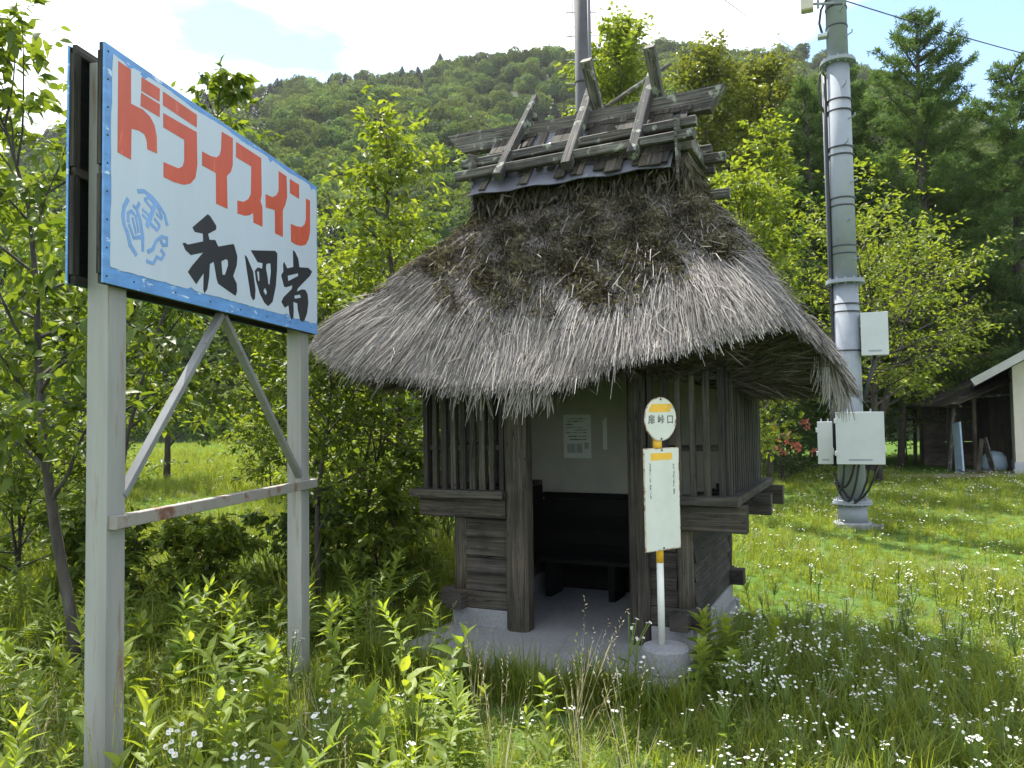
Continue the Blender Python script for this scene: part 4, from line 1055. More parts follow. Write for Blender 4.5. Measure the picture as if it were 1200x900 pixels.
for k in range(5): wood('side_board', (-.04, -.2 + .55 * k, 0), (-.04, -.2 + .55 * k, 2.6), .54, .03, W_DARK, up=(1, 0, 0), parent=LT, seg=1)
hp = V3((13.75, 23.0, 0))
tag(MB().beam((12.78, 22.55, -.02), (12.84, 22.75, 1.42), .52, .05, (1, -.15, 0)).build('blue_panel', TARP), 'pale blue sheet panel leaning upright at the open side of the lean-to', 'panel')
tag(MB().beam((13.62, 22.35, -.02), (13.54, 22.60, .98), .26, .04, (1, -.1, 0)).build('board', W_CAP), 'short weathered board leaning beside the shed post', 'board')
tag(MB().beam((13.12, 22.25, -.02), (13.40, 22.5, .95), .12, .03, (0, 1, 0)).build('board', W_POST), 'narrow board leaning aslant against the shed post', 'board')
m = MB(); m.lathe([(.02, 0), (.30, .0), (.34, .16), (.31, .42), (.2, .56), (.03, .6)], n=14)
tag(m.build('tarpaulin_bundle', TARP, None, True), 'rounded bundle wrapped in pale blue tarpaulin inside the lean-to', 'bundle').location = (13.95, 22.85, -.01)
sb = MB()
for k in range(26):
    x, y = 12.7 + rng.random() * 1.5, 21.4 + rng.random() * 1.0
    a = rng.uniform(0, 3.1)
    sb.beam((x, y, .02 + rng.random() * .05), (x + math.cos(a) * .4, y + math.sin(a) * .4, .03 + rng.random() * .06), .07, .025)
tag(sb.build('scrap_wood', W_CAP), 'heap of scrap timber lying in front of the lean-to', 'scrap', kind='stuff')
dm = MB(); dpts = [(12.0 + 3.4 * math.cos(t) * (1 + .15 * math.sin(3 * t)) + 1.6, 21.2 + .9 * math.sin(t) * (1 + .2 * math.sin(2 * t + 1))) for t in np.linspace(0, 2 * math.pi, 40)[:-1]]
dm.plate([dpts], (0, 0, .034), (1, 0, 0), (0, 1, 0), 0)
tag(dm.build('bare_earth', DIRT), 'patch of bare trodden earth in front of the house', 'earth', kind='structure')

HAZE = 0.00013
# ------------------------------------------------------------------ trees
def broad_tree(name, label, base, H, rad, seed, leaf_mat, leaf=.12, n_limb=16, n_twig=8, n_leaf=16, trunk_r=.09, t0=.25, lean=(0, 0), flat=.5,
               cat='tree', group=None, elev=(10, 50), droop=.25, top=.98, stems=1, shape='round', twig_len=.42, spread=.10):
    r = np.random.default_rng(seed); q = random.Random(seed)
    bz = gh(base[0], base[1]) if len(base) < 3 else base[2]
    e = empty(name, (base[0], base[1], bz - .05), 0, label, cat, group)
    tm = MB(); LP = []; LD = []
    for st in range(stems):
        sa = q.uniform(0, 6.28); so = .0 if stems == 1 else .14 * H
        sx, sy = math.cos(sa) * so + lean[0], math.sin(sa) * so + lean[1]
        hh = H * (1 if st == 0 else q.uniform(.7, .95))
        tp = []
        for k in range(9):
            t = k / 8
            tp.append(V3((sx * t ** 1.3 + .035 * H * math.sin(2.1 * t * 3 + seed + st) * t, sy * t ** 1.3 + .035 * H * math.cos(1.7 * t * 3 + seed) * t, hh * top * t)))
        tr = [trunk_r * (1 - .88 * k / 8) / (1 if stems == 1 else 1.3) for k in range(9)]
        tm.tube(tp, tr, 9 if trunk_r > .05 else 7, jit=.06)
        def tpt(t):
            x = t * 8; i = min(7, int(x)); return tp[i].lerp(tp[i + 1], x - i)
        nl = max(3, n_limb // stems)
        for k in range(nl):
            t = t0 + (1 - t0) * ((k + q.random() * .7) / nl) ** .9; t = min(t, .995)
            u = (t - t0) / (1 - t0)
            prof = {'round': math.sqrt(max(.04, 1 - (2 * u - .75) ** 2 / 1.6)), 'up': 1.05 - .75 * u, 'wide': .55 + .6 * math.sin(u * 2.6)}[shape]
            a = k * 2.39996 + q.uniform(-.5, .5) + st * 1.9
            el = RAD(q.uniform(*elev) + 35 * u * u)
            ln = rad * prof * q.uniform(.65, 1.1)
            p = tpt(t); d = V3((math.cos(a) * math.cos(el), math.sin(a) * math.cos(el), math.sin(el)))
            lp = [p]
            for s_ in range(4):
                d = (d + V3((q.uniform(-.22, .22), q.uniform(-.22, .22), q.uniform(-.1, .2) - droop * .15 * s_))).normalized()
                lp.append(lp[-1] + d * ln / 4)
            r0 = max(.006, trunk_r * .42 * (1 - .6 * u))
            tm.tube(lp, [r0, r0 * .75, r0 * .55, r0 * .38, r0 * .2], 5, caps=False)
            for w in range(n_twig):
                s_ = .25 + .75 * (w + q.random()) / n_twig; x = min(3.999, s_ * 4); i = int(x)
                b = lp[i].lerp(lp[i + 1], x - i)
                dv = (lp[i + 1] - lp[i]).normalized()
                sd = V3((q.gauss(0, 1), q.gauss(0, 1), q.gauss(0, flat))).normalized()
                td = (dv * .55 + sd).normalized()
                tl = rad * twig_len * q.uniform(.5, 1.15) * (1.1 - .4 * s_)
                mid = b + td * tl * .5 + V3((0, 0, tl * .06)); end = b + td * tl - V3((0, 0, droop * tl * .35))
                tm.tube([b, mid, end], [r0 * .22, r0 * .16, .002], 3, caps=False)
                ts = np.sort(r.uniform(.1, 1.08, n_leaf))[:, None]
                b_, m_, e_ = np.array(b), np.array(mid), np.array(end)
                P = (1 - ts) ** 2 * b_ + 2 * ts * (1 - ts) * m_ + ts ** 2 * e_ + r.normal(0, spread * tl * .8, (n_leaf, 3))
                Dd = np.array(td) * .6 + unit(r.normal(0, 1, (n_leaf, 3))) * np.array([1, 1, .6]) * .8 + np.array([0, 0, -droop])
                LP.append(P); LD.append(Dd)
    tm.build('trunk', BARK, e, True)
    P = np.concatenate(LP); D = np.concatenate(LD); n = len(P)
    N = np.array([0, 0, 1.]) + r.normal(0, .5, (n, 3))
    L = leaf * r.uniform(.6, 1.25, n)
    near = base[1] < 9.0
    V_, F_ = (leaf_fine if near else leaf_arrays)(P, D, N, L, L * r.uniform(.42, .6, n), .22, .16)
    link_mesh('crown', np_mesh('crown', V_, F_, np.repeat(np.clip(r.normal(.5, .25, n), 0, 1), 8 if near else 4)), leaf_mat, e)
    return e
def larch(name, label, base, H, rad, seed, group=None, n_br=95):
    r = np.random.default_rng(seed); q = random.Random(seed)
    e = empty(name, (base[0], base[1], gh(*base) - .1), 0, label, 'tree', group)
    tm = MB()
    tp = [V3((.05 * math.sin(k + seed), .05 * math.cos(k * 1.3), H * k / 10)) for k in range(11)]
    tm.tube(tp, [.30 * (1 - .95 * k / 10) * H / 15 + .012 for k in range(11)], 10, jit=.06)
    LP, LD = [], []
    for k in range(n_br):
        t = .14 + .85 * ((k + q.random()) / n_br) ** .92
        u = (t - .14) / .86
        p = V3((0, 0, H * t)) + V3(tuple(tp[min(10, int(t * 10))]))*V3((1, 1, 0)) if False else V3((tp[min(10, int(t * 10))].x, tp[min(10, int(t * 10))].y, H * t))
        a = k * 2.4 + q.uniform(-.5, .5)
        ln = rad * ((1 - u) ** .75 * .95 + .06) * q.uniform(.6, 1.1) * (.75 if u < .1 else 1)
        el = RAD(q.uniform(-12, 12) + 35 * u)
        d = V3((math.cos(a) * math.cos(el), math.sin(a) * math.cos(el), math.sin(el)))
        lp = [p, p + d * ln * .4 + V3((0, 0, -.02 * ln)), p + d * ln * .75 + V3((0, 0, -.03 * ln)), p + d * ln + V3((0, 0, .05 * ln))]
        tm.tube(lp, [.035, .026, .016, .005], 5, caps=False)
        nt = max(6, int(ln * 11))
        for w in range(nt):
            s_ = .12 + .88 * (w + q.random()) / nt; x = min(2.999, s_ * 3); i = int(x)
            b = lp[i].lerp(lp[i + 1], x - i)
            side = 1 if w % 2 else -1
            td = (d * .7 + V3((-math.sin(a), math.cos(a), 0)) * side * q.uniform(.5, 1.1) + V3((0, 0, q.uniform(-.35, .25)))).normalized()
            tl = (.25 + .5 * (1 - u)) * q.uniform(.5, 1.3)
            nn = 26
            ts = r.uniform(0.02, 1, nn)[:, None]
            LP.append(np.array(b) + np.array(td) * ts * tl + np.array([0, 0, -.12]) * tl * ts ** 2 + r.normal(0, .02, (nn, 3)))
            LD.append(np.array(td) * .5 + unit(r.normal(0, 1, (nn, 3))) * .9)
    tm.build('trunk', BARK_LARCH, e, True)
    P = np.concatenate(LP); D = np.concatenate(LD); n = len(P)
    L = r.uniform(.10, .24, n)
    V_, F_ = leaf_arrays(P, D, r.normal(0, 1, (n, 3)) + np.array([0, 0, .8]), L, L * .2, .15, .1)
    link_mesh('crown', np_mesh('crown', V_, F_, np.repeat(r.uniform(0, 1, n), 4)), L_LARCH, e)
    return e

# beside and behind the billboard
broad_tree('cherry_tree', 'slim cherry tree with drooping serrated leaves beside the near billboard post', (-2.80, 5.15), 4.5, 1.25, 3, L_CHERRY, .115, 26, 8, 12, .042, .28, (-.95, .2), cat='tree', stems=1, droop=.5)
broad_tree('cherry_tree', 'leafy tree growing straight behind the billboard, crown hidden behind the panel', (-4.3, 8.3), 4.9, 1.7, 8, L_CHERRY, .115, 34, 10, 24, .045, .30, (.6, .1), stems=1, droop=.45)
broad_tree('sapling', 'slender sapling whose leafy tip rises above the top edge of the billboard', (-3.2, 6.2), 4.72, .42, 9, L_CHERRY, .11, 12, 4, 10, .022, .74, (.82, 0), cat='tree', droop=.5)
broad_tree('young_tree', 'yellow-green young tree beside the thatch, crown level with the ridge', (-1.55, 10.2), 5.5, 1.55, 12, L_YELLOW, .12, 30, 9, 14, .07, .12, (.15, 0), droop=.35, shape='up', elev=(15, 60))
broad_tree('young_tree', 'yellow-green tree standing between the billboard and the thatch', (-4.7, 17.0), 6.4, 1.9, 17, L_YELLOW, .15, 28, 9, 14, .08, .15, (.2, 0), droop=.3)
broad_tree('broadleaf_shrub', 'dense green shrub at the corner of the hut beneath the eave', (-1.75, 9.0), 2.7, 1.2, 21, L_CHERRY, .09, 26, 8, 15, .04, .06, cat='shrub', stems=3)
broad_tree('small_tree', 'small thin-stemmed leafy tree beside the far billboard post', (-1.85, 7.5), 2.9, 1.0, 22, L_CHERRY, .09, 20, 8, 14, .035, .25, (.05, 0), droop=.2)
broad_tree('small_tree', 'spreading light green maple seen between the billboard posts', (-2.6, 9.6), 3.4, 1.8, 23, L_YELLOW, .10, 32, 10, 22, .045, .42, (-.2, 0), flat=.3, droop=.2)
for k, (x, y, h, rr, m_, lb) in enumerate(((-7.6, 11.5, 5.0, 2.0, L_CHERRY, 'tall leafy tree beyond the cherry tree, far behind the billboard'),
                                 (-8.8, 20.0, 5.2, 2.4, L_MID, 'rounded mid-green tree on the slope behind the billboard'),
                                 (-9.8, 18.0, 5.6, 2.6, L_MID, 'broad mid-green tree at the top of the slope past the billboard'),
                                 (-2.4, 21.0, 5.2, 2.4, L_DARK, 'dark rounded tree behind the yellow-green ones'),
                                 (-6.2, 25.0, 5.8, 2.8, L_OLIVE, 'olive tree in front of the wooded hill'),
                                 (-.3, 21.5, 5.6, 2.4, L_MID, 'mid-green tree hidden mostly by the hut roof'))):
    broad_tree('background_tree', lb, (x, y), h, rr, 50 + k, m_, .17, 24, 8, 14, .09, .15, droop=.25)
for k, (x, y, h, rr, m_, lb) in enumerate(((-5.4, 8.6, 1.7, 1.1, L_CHERRY, 'low leafy bush behind the near billboard post'), (-5.6, 6.6, 2.2, 1.2, L_MID, 'low bush at the foot of the cherry tree'),
                                 (-7.0, 13.2, 2.4, 1.5, L_MID, 'bush under the trees between the billboard posts'), (-2.6, 12.6, 2.0, 1.3, L_YELLOW, 'sunlit yellow-green bush beyond the small tree'),
                                 (-1.0, 12.8, 2.6, 1.5, L_MID, 'bush half hidden by the hut wall'))):
    broad_tree('bush', lb, (x, y), h, rr, 70 + k, m_, .10, 24, 8, 13, .03, .05, cat='bush', stems=3, droop=.25)
# behind the hut and along the lawn
broad_tree('tall_tree', 'tall yellow-green tree behind the crossed ridge timbers', (4.5, 29.0), 16.0, 3.2, 31, L_YELLOW, .21, 48, 12, 34, .22, .18, droop=.2, spread=.16)
broad_tree('tall_tree', 'tall olive-green tree between the ridge and the antenna pole', (8.0, 31.0), 15.8, 3.6, 32, L_OLIVE, .21, 48, 12, 34, .24, .18, droop=.15, spread=.16)
broad_tree('tall_tree', 'tall olive tree close behind the antenna pole', (10.6, 33.0), 16.6, 3.4, 33, L_OLIVE, .21, 46, 12, 34, .24, .18, droop=.15, spread=.16)
broad_tree('young_tree', 'bright young tree with a pointed leading shoot beside the gable end', (6.05, 18.6), 8.3, 1.9, 34, L_YELLOW, .16, 34, 9, 14, .09, .10, droop=.25, shape='up', elev=(20, 60))
broad_tree('young_tree', 'bright yellow-green tree close behind the thatch beside the gable boards', (4.75, 16.2), 6.6, 1.9, 35, L_YELLOW, .15, 32, 9, 14, .09, .10, droop=.25)
broad_tree('maple_tree', 'spreading maple with layered pale sprays beside the antenna pole', (9.1, 19.6), 6.2, 2.5, 36, L_YELLOW, .14, 30, 10, 16, .11, .30, (-.3, 0), flat=.18, droop=.12, elev=(0, 28), shape='wide', twig_len=.5)
broad_tree('maple_tree', 'leaning maple with a slanting trunk near the lean-to', (10.2, 22.6), 5.6, 2.6, 37, L_YELLOW, .15, 26, 10, 15, .14, .35, (1.8, .2), flat=.18, droop=.12, elev=(0, 28), shape='wide', twig_len=.5)
broad_tree('maple_tree', 'maple with drooping sprays in front of the larch trunk', (12.4, 25.2), 6.2, 2.6, 38, L_OLIVE, .16, 26, 10, 15, .12, .25, (.3, 0), flat=.2, droop=.12, elev=(0, 28), shape='wide', twig_len=.5)
broad_tree('background_tree', 'mid-green tree filling the gap behind the antenna pole', (8.1, 24.5), 9.0, 2.6, 39, L_MID, .2, 32, 9, 15, .12, .1, droop=.2)
broad_tree('background_tree', 'dark green tree behind the thatch and the young trees', (6.4, 25.5), 9.4, 2.6, 40, L_DARK, .2, 32, 9, 15, .12, .1, droop=.2)
broad_tree('background_tree', 'mid-green tree behind the house roof', (18.5, 32.5), 9.0, 3.2, 41, L_MID, .24, 32, 9, 15, .14, .1, droop=.2)
larch('larch_tree', 'tall larch with a straight bare trunk behind the lean-to', (14.9, 28.0), 16.4, 5.4, 61, n_br=130)
larch('larch_tree', 'larch standing just behind the antenna pole', (13.3, 31.0), 16.0, 5.2, 62, n_br=130)
larch('larch_tree', 'larch rising over the roof of the house', (19.3, 29.5), 15.2, 5.4, 63, n_br=130)
larch('larch_tree', 'larch filling the gap between the two tallest larches', (16.9, 31.5), 15.0, 5.0, 65, n_br=120)
larch('larch_tree', 'larch between the olive tree and the antenna pole, partly hidden', (11.2, 29.0), 14.2, 4.4, 64, n_br=110)
for k, (x, y, h, rr, m_, lb) in enumerate(((7.9, 22.4, 2.4, 1.3, L_DARK, 'dark bush at the edge of the lawn behind the azalea'), (9.4, 25.8, 2.6, 1.5, L_MID, 'bush under the maples at the edge of the lawn'),
                                 (10.9, 26.2, 2.2, 1.4, L_DARK, 'dark bush at the foot of the larch'), (12.0, 27.5, 3.0, 1.6, L_MID, 'bush behind the blue panel'),
                                 (5.6, 21.5, 3.0, 1.5, L_MID, 'leafy bush seen under the eave of the thatch'), (3.6, 18.6, 3.0, 1.6, L_DARK, 'dark bush behind the hut wall'), (14.5, 29.0, 3.2, 1.8, L_MID, 'bush behind the lean-to roof'))):
    broad_tree('bush', lb, (x, y), h, rr, 90 + k, m_, .12, 26, 8, 14, .035, .04, cat='bush', stems=3, droop=.2)
az = broad_tree('azalea_bush', 'dark azalea bush dotted with salmon-pink blossoms at the edge of the lawn', (6.9, 20.2), 2.1, 1.2, 77, L_DARK, .08, 30, 9, 14, .03, .03, cat='bush', stems=4, droop=.1)
r = np.random.default_rng(3)
for k in range(26):
    a = r.uniform(2.6, 6.6); t = r.uniform(.3, 1)
    bp = V3((math.cos(a) * .95 * t + (-.15), math.sin(a) * .9 * t, .75 + 1.15 * r.uniform(0, 1)))
    if k > 14: bp = V3((-.35 + r.uniform(-.35, .55), -.95 + r.uniform(-.2, .2), 1.0 + r.uniform(-.25, .75)))
    nn = 14
    V_, F_ = leaf_arrays(np.array(bp) + r.normal(0, .05, (nn, 3)), r.normal(0, 1, (nn, 3)), r.normal(0, 1, (nn, 3)), r.uniform(.05, .1, nn), r.uniform(.05, .08, nn))
    link_mesh('blossom', np_mesh('blossom', V_, F_, np.repeat(r.uniform(0, 1, nn), 4)), PETAL_PINK, [c for c in az.children if c.name.startswith('crown')][0])

# ------------------------------------------------------------------ meadow
def blades(n, r, hmin, hmax, wid, spread, bend, cx=0, cy=0):
    a = r.uniform(0, 6.28, n); ro = spread * np.sqrt(r.uniform(0, 1, n))
    B = np.stack([np.cos(a) * ro + cx, np.sin(a) * ro + cy, 0 * a - .02], 1)
    h = r.uniform(hmin, hmax, n); az_ = r.uniform(0, 6.28, n)
    out = np.stack([np.cos(az_), np.sin(az_), 0 * az_], 1); sd = np.stack([-np.sin(az_), np.cos(az_), 0 * az_], 1)
    bd = (bend * r.uniform(.2, 1.2, n))[:, None]; hh = h[:, None]; w = (wid * r.uniform(.6, 1.3, n))[:, None]
    up = np.array([0, 0, 1.])
    p0, p1, p2 = B, B + up * hh * .5 + out * bd * hh * .22, B + up * hh * (.97 - .25 * bd) + out * bd * hh * .75
    V = np.stack([p0 - sd * w / 2, p0 + sd * w / 2, p1 - sd * w * .45, p1 + sd * w * .45, p2], 1).reshape(-1, 3)
    i = np.arange(n)[:, None] * 5
    F = np.concatenate([i + [[0, 1, 3]], i + [[0, 3, 2]], i + [[2, 3, 4]]], 1).reshape(-1, 3)
    return V, F, np.repeat(r.uniform(0, 1, n), 5)
def join(lst):
    off = 0; A, B, Cc_ = [], [], []
    for V, F, v in lst: A.append(V); B.append(F + off); Cc_.append(v); off += len(V)
    return np.concatenate(A), np.concatenate(B), np.concatenate(Cc_)
r = np.random.default_rng(70)
tufts = []
for k in range(4):
    V, F, v = blades(34, r, .10, .26, .006, .09, .8); tufts.append(proto('grass_tuft', np_mesh('grass_tuft', V, F, v), [L_GRASS]))
for k in range(2):
    V, F, v = blades(22, r, .22, .42, .007, .08, .9); tufts.append(proto('grass_tuft', np_mesh('grass_tuft', V, F, v), [L_GRASS]))
V, F, v = blades(20, r, .12, .30, .005, .10, 1.1); tufts_dry = proto('dry_tuft', np_mesh('dry_tuft', V, F, v), [L_DRY])
for k in range(2):   # clover-like ground cover
    nn = 30; P = np.stack([r.normal(0, .07, nn), r.normal(0, .07, nn), r.uniform(.03, .15, nn)], 1)
    D = np.stack([r.normal(0, 1, nn), r.normal(0, 1, nn), r.normal(0, .25, nn)], 1); L = r.uniform(.025, .05, nn)
    V, F = leaf_arrays(P, D, np.array([0, 0, 1.]) + r.normal(0, .3, (nn, 3)), L, L * .7, .1, .1)
    tufts.append(proto('ground_cover', np_mesh('ground_cover', V, F, np.repeat(r.uniform(0, 1, nn), 4)), [L_WEED]))
tufts.append(tufts_dry)
def in_hut(x, y, mx=1.02, y0=-1.0, y1=1.75):
    dx, dy = x - .375, y - 5.961; c, s = math.cos(RAD(25)), math.sin(RAD(25))
    lx, ly = dx * c - dy * s, dx * s + dy * c
    return abs(lx) < mx and y0 < ly < y1
def field_pts(r, y0, y1, dens, wide=.82, pad=2.0):
    area_n = int(dens * (y1 - y0) * 2 * ((y0 + y1) / 2 * wide + pad))
    y = r.uniform(y0, y1, area_n); x = r.uniform(-1, 1, area_n) * (y * wide + pad)
    return x, y
GP, GS, GVi = [], [], []
for y0, y1, dn in ((1.0, 3.6, 150), (3.6, 6.5, 140), (6.5, 11, 90), (11, 18, 48), (18, 30, 26), (30, 46, 3)):
    x, y = field_pts(r, y0, y1, dn)
    for a, b in zip(x, y):
        if in_hut(a, b, 1.0, -.86): continue
        if (a - PX) ** 2 + (b - PY) ** 2 < .3 ** 2: continue
        if a > 11.3 and 20.6 < b < 21.9 and r.uniform() < .8: continue
        if a > 11.2 and b > 21.9: continue
        left = a < -.6 + .0 * b
        hv = math.sin(a * 1.1 + 2) * math.sin(b * .9 + a * .4)
        nearhut = in_hut(a, b, 1.5, -1.6, 2.4)
        tall = r.uniform() < (.32 if left else (.22 + .2 * (hv > .2)) if b < 5.2 else .08)
        GP.append((a, b, gh(a, b)))
        GVi.append(int(r.integers(4, 6)) if tall else (int(r.integers(6, 8)) if r.uniform() < (.33 if b < 7 else .2) else int(r.integers(0, 4))))
        pt = math.sin(a * .55 + 1.7) * math.sin(b * .47 + .3 * a) + .4 * math.sin(a * 1.9 + b * 1.3)
        if r.uniform() < (.02 + .16 * max(0, pt - .25)): GVi[-1] = 8
        sc = (.75 + .35 * hv) * r.uniform(.7, 1.25) * (1.25 if b > 18 else 1) * (1.12 if left else .85)
        GS.append(max(.35, sc))
for k in range(420):       # longer grass crowding the edges of the slab
    t = r.uniform(); 
    lx, ly = (-1.25 + 2.4 * t, -.91 - abs(r.normal(0, .12))) if k < 300 else (-1.03 - abs(r.normal(0, .1)), -1.1 + 2.6 * t)
    c_, s_ = math.cos(RAD(25)), math.sin(RAD(25))
    GP.append((.375 + lx * c_ + ly * s_, 5.961 - lx * s_ + ly * c_, 0.0)); GVi.append(int(r.integers(0, 6))); GS.append(r.uniform(.7, 1.25))
GP = np.array(GP); n = len(GP)
GR = np.stack([r.normal(0, .1, n), r.normal(0, .1, n), r.uniform(0, 6.28, n)], 1)
scatter('grass', tufts, GP, GR, GS, GVi, 'sunlit meadow grass and clover around the hut and across the lawn', 'grass')

# --- tall leafy weeds, each one a plant of its own
def weed_mesh(seed, h, nl, leaf, w=.28, dense_top=True):
    r = np.random.default_rng(seed)
    bx, by = r.normal(0, .06, 2)
    t = np.linspace(.08, 1, nl) ** .85
    C = np.stack([bx * t ** 2 * h * 2, by * t ** 2 * h * 2, h * t], 1)
    a = np.arange(nl) * 2.4 + r.uniform(-.3, .3, nl)
    el = .25 + 1.0 * t ** 3
    D = np.stack([np.cos(a) * np.cos(el), np.sin(a) * np.cos(el), np.sin(el) - .1], 1)
    L = leaf * (np.sin(np.clip(t, .0, 1) * 2.6) * .75 + .35) * r.uniform(.8, 1.2, nl)
    N = np.tile([[0, 0, 1.]], (nl, 1)) + r.normal(0, .2, (nl, 3))
    V, F = leaf_fine(C, D, N, L, L * w, .22, .28)
    var = np.repeat(np.clip(.25 + .6 * t ** 2 + r.normal(0, .12, nl), 0, 1), 8)
    ks = 7; tt = np.linspace(0, 1, ks); SV_ = []; 
    for q in tt:
        for z in range(3):
            aa = z * 2.094
            SV_.append((bx * q ** 2 * h * 2 + .004 * (1.2 - q) * math.cos(aa), by * q ** 2 * h * 2 + .004 * (1.2 - q) * math.sin(aa), h * q - .03))
    SF_ = []
    for q in range(ks - 1):
        for z in range(3):
            z2 = (z + 1) % 3
            SF_ += [(q * 3 + z, q * 3 + z2, (q + 1) * 3 + z2), (q * 3 + z, (q + 1) * 3 + z2, (q + 1) * 3 + z)]
    nb = len(V)
    V = np.concatenate([V, np.array(SV_)]); F2 = np.array(SF_) + nb
    mi = np.concatenate([np.zeros(len(F)), np.ones(len(F2))])
    me = np_mesh('weed', V, np.concatenate([F, F2]), np.concatenate([var, np.full(len(SV_), .4)]), mi)
    me.materials.append(L_WEED); me.materials.append(STEM)
    return me
weeds = [weed_mesh(s, h, n_, l_) for s, h, n_, l_ in ((1, .62, 34, .12), (2, .50, 30, .11), (3, .72, 40, .12), (4, .42, 26, .10), (5, .56, 36, .10))]
mugw = [weed_mesh(31, .42, 46, .11, .42), weed_mesh(32, .36, 40, .10, .45)]
broadw = [weed_mesh(11, .38, 16, .15, .5), weed_mesh(12, .30, 14, .13, .55), weed_mesh(13, .5, 20, .14, .45)]
r = np.random.default_rng(91)
def place(me, name, x, y, s, label, cat, group, z=None):
    o = bpy.data.objects.new(name, me); COL.objects.link(o)
    o.location = (x, y, gh(x, y) if z is None else z); o.rotation_euler = (r.normal(0, .12), r.normal(0, .12), r.uniform(0, 6.28)); o.scale = (s * r.uniform(.85, 1.15), s * r.uniform(.85, 1.15), s * r.uniform(.88, 1.12))
    return tag(o, label, cat, group)
nw = 0
while nw < 285:
    y = 1.95 + 5.6 * r.uniform() ** 1.35
    x0, x1 = -.70 * y, min(.11 * y + .02, .45)
    x = r.uniform(x0, x1)
    if in_hut(x, y, 1.02, -.90): continue
    if min(math.hypot(x + 1.76, y - 3.45), math.hypot(x + 1.44, y - 5.38)) < .24: continue
    if x > -.25 and r.uniform() < .30: continue
    big = r.uniform() < .62
    hide = .82 if y < 2.6 else 1.0
    me = weeds[int(r.integers(0, 5))] if big else broadw[int(r.integers(0, 3))]
    place(me, 'leafy_weed', x, y, r.uniform(.68, 1.05) * hide * (.72 if x > -.35 else 1), 'upright leafy green weed among the tall growth by the billboard and hut', 'weed', 'leafy weeds growing round the billboard and slab')
    nw += 1
# low undergrowth filling the ground behind the billboard and beside the hut
for k, (x, y, h, rr, m_, lb) in enumerate(((-2.9, 7.4, .8, .6, L_YELLOW, 'low bright bush framed by the two billboard posts'), (-3.7, 7.0, 1.0, .7, L_CHERRY, 'low leafy bush close behind the near billboard post'),
        (-2.1, 8.4, .9, .7, L_MID, 'low green bush just past the far billboard post'), (-1.35, 8.0, 1.1, .7, L_YELLOW, 'low yellow-green bush between the far billboard post and the hut'),
        (-.75, 9.3, 1.7, .9, L_CHERRY, 'leafy bush beside the lattice of the hut'), (-4.4, 5.6, 1.2, .7, L_CHERRY, 'low bush beside the leaning cherry trunk'), (-5.2, 17.0, 1.6, 1.2, L_YELLOW, 'sunlit bush at the back of the clearing'))):
    broad_tree('undergrowth_bush', lb, (x, y), h, rr, 130 + k, m_, .095, 22, 8, 15, .018, .04, cat='bush', stems=3, droop=.3)
# seeding grass stalks and dead stems mixed into the weeds
def stalk_mesh(seed, dry):
    r2 = np.random.default_rng(seed); L1 = blades(9, r2, .35, .75, .004, .05, .7)
    P, D, L = [], [], []
    for q in range(5):
        a = r2.uniform(0, 6.28); h = r2.uniform(.5, .8); lx, ly = math.cos(a) * .13, math.sin(a) * .13
        for t in np.linspace(.0, 1, 12):
            c = np.array([lx * (.6 + .4 * t), ly * (.6 + .4 * t), h * (.72 + .28 * t)]); P.append(c); D.append((r2.normal(), r2.normal(), 1.2)); L.append(.022)
        for t in np.linspace(0, .72, 8):
            P.append(np.array([lx * .6 * t / .72, ly * .6 * t / .72, h * t])); D.append((lx, ly, h)); L.append(.13 * h)
    L = np.array(L); V2, F2 = leaf_arrays(np.array(P), np.array(D, float), r2.normal(0, 1, (len(P), 3)), L, np.full(len(P), .004), 0, 0)
    V, F, v = join([L1, (V2, F2, np.repeat(r2.uniform(.4, 1, len(P)), 4))])
    me = np_mesh('stalk', V, F, v); me.materials.append(L_DRY if dry else L_GRASS); return me
stalks = [stalk_mesh(1, False), stalk_mesh(2, False), stalk_mesh(3, True)]
for k in range(70):
    y = 2.2 + 3.6 * r.uniform(); x = r.uniform(-.66, .2) * y
    if in_hut(x, y, 1.05, -.95) or min(math.hypot(x + 1.76, y - 3.45), math.hypot(x + 1.44, y - 5.38)) < .24: continue
    dry = k % 4 == 0
    place(stalks[2] if dry else stalks[k % 2], 'dead_grass_stalk' if dry else 'seeding_stalk', x, y, r.uniform(.7, 1.05), 'dead straw-coloured grass stalks bent among the weeds by the billboard' if dry else 'thin seeding grass stalks rising among the weeds by the billboard', 'grass', 'dead grass stalks' if dry else 'seeding grasses')
# bigger leafy plants by the bus stop base
for k, (x, y, s) in enumerate(((1.22, 5.02, 1.5), (1.42, 5.15, 1.6), (1.12, 4.82, 1.2), (1.30, 4.80, 1.3), (1.55, 4.98, 1.3))):
    place(mugw[k % 2], 'mugwort', x, y, s * .75, 'broad-leaved mugwort growing against the concrete base of the bus stop sign', 'weed', 'mugwort at the bus stop base')

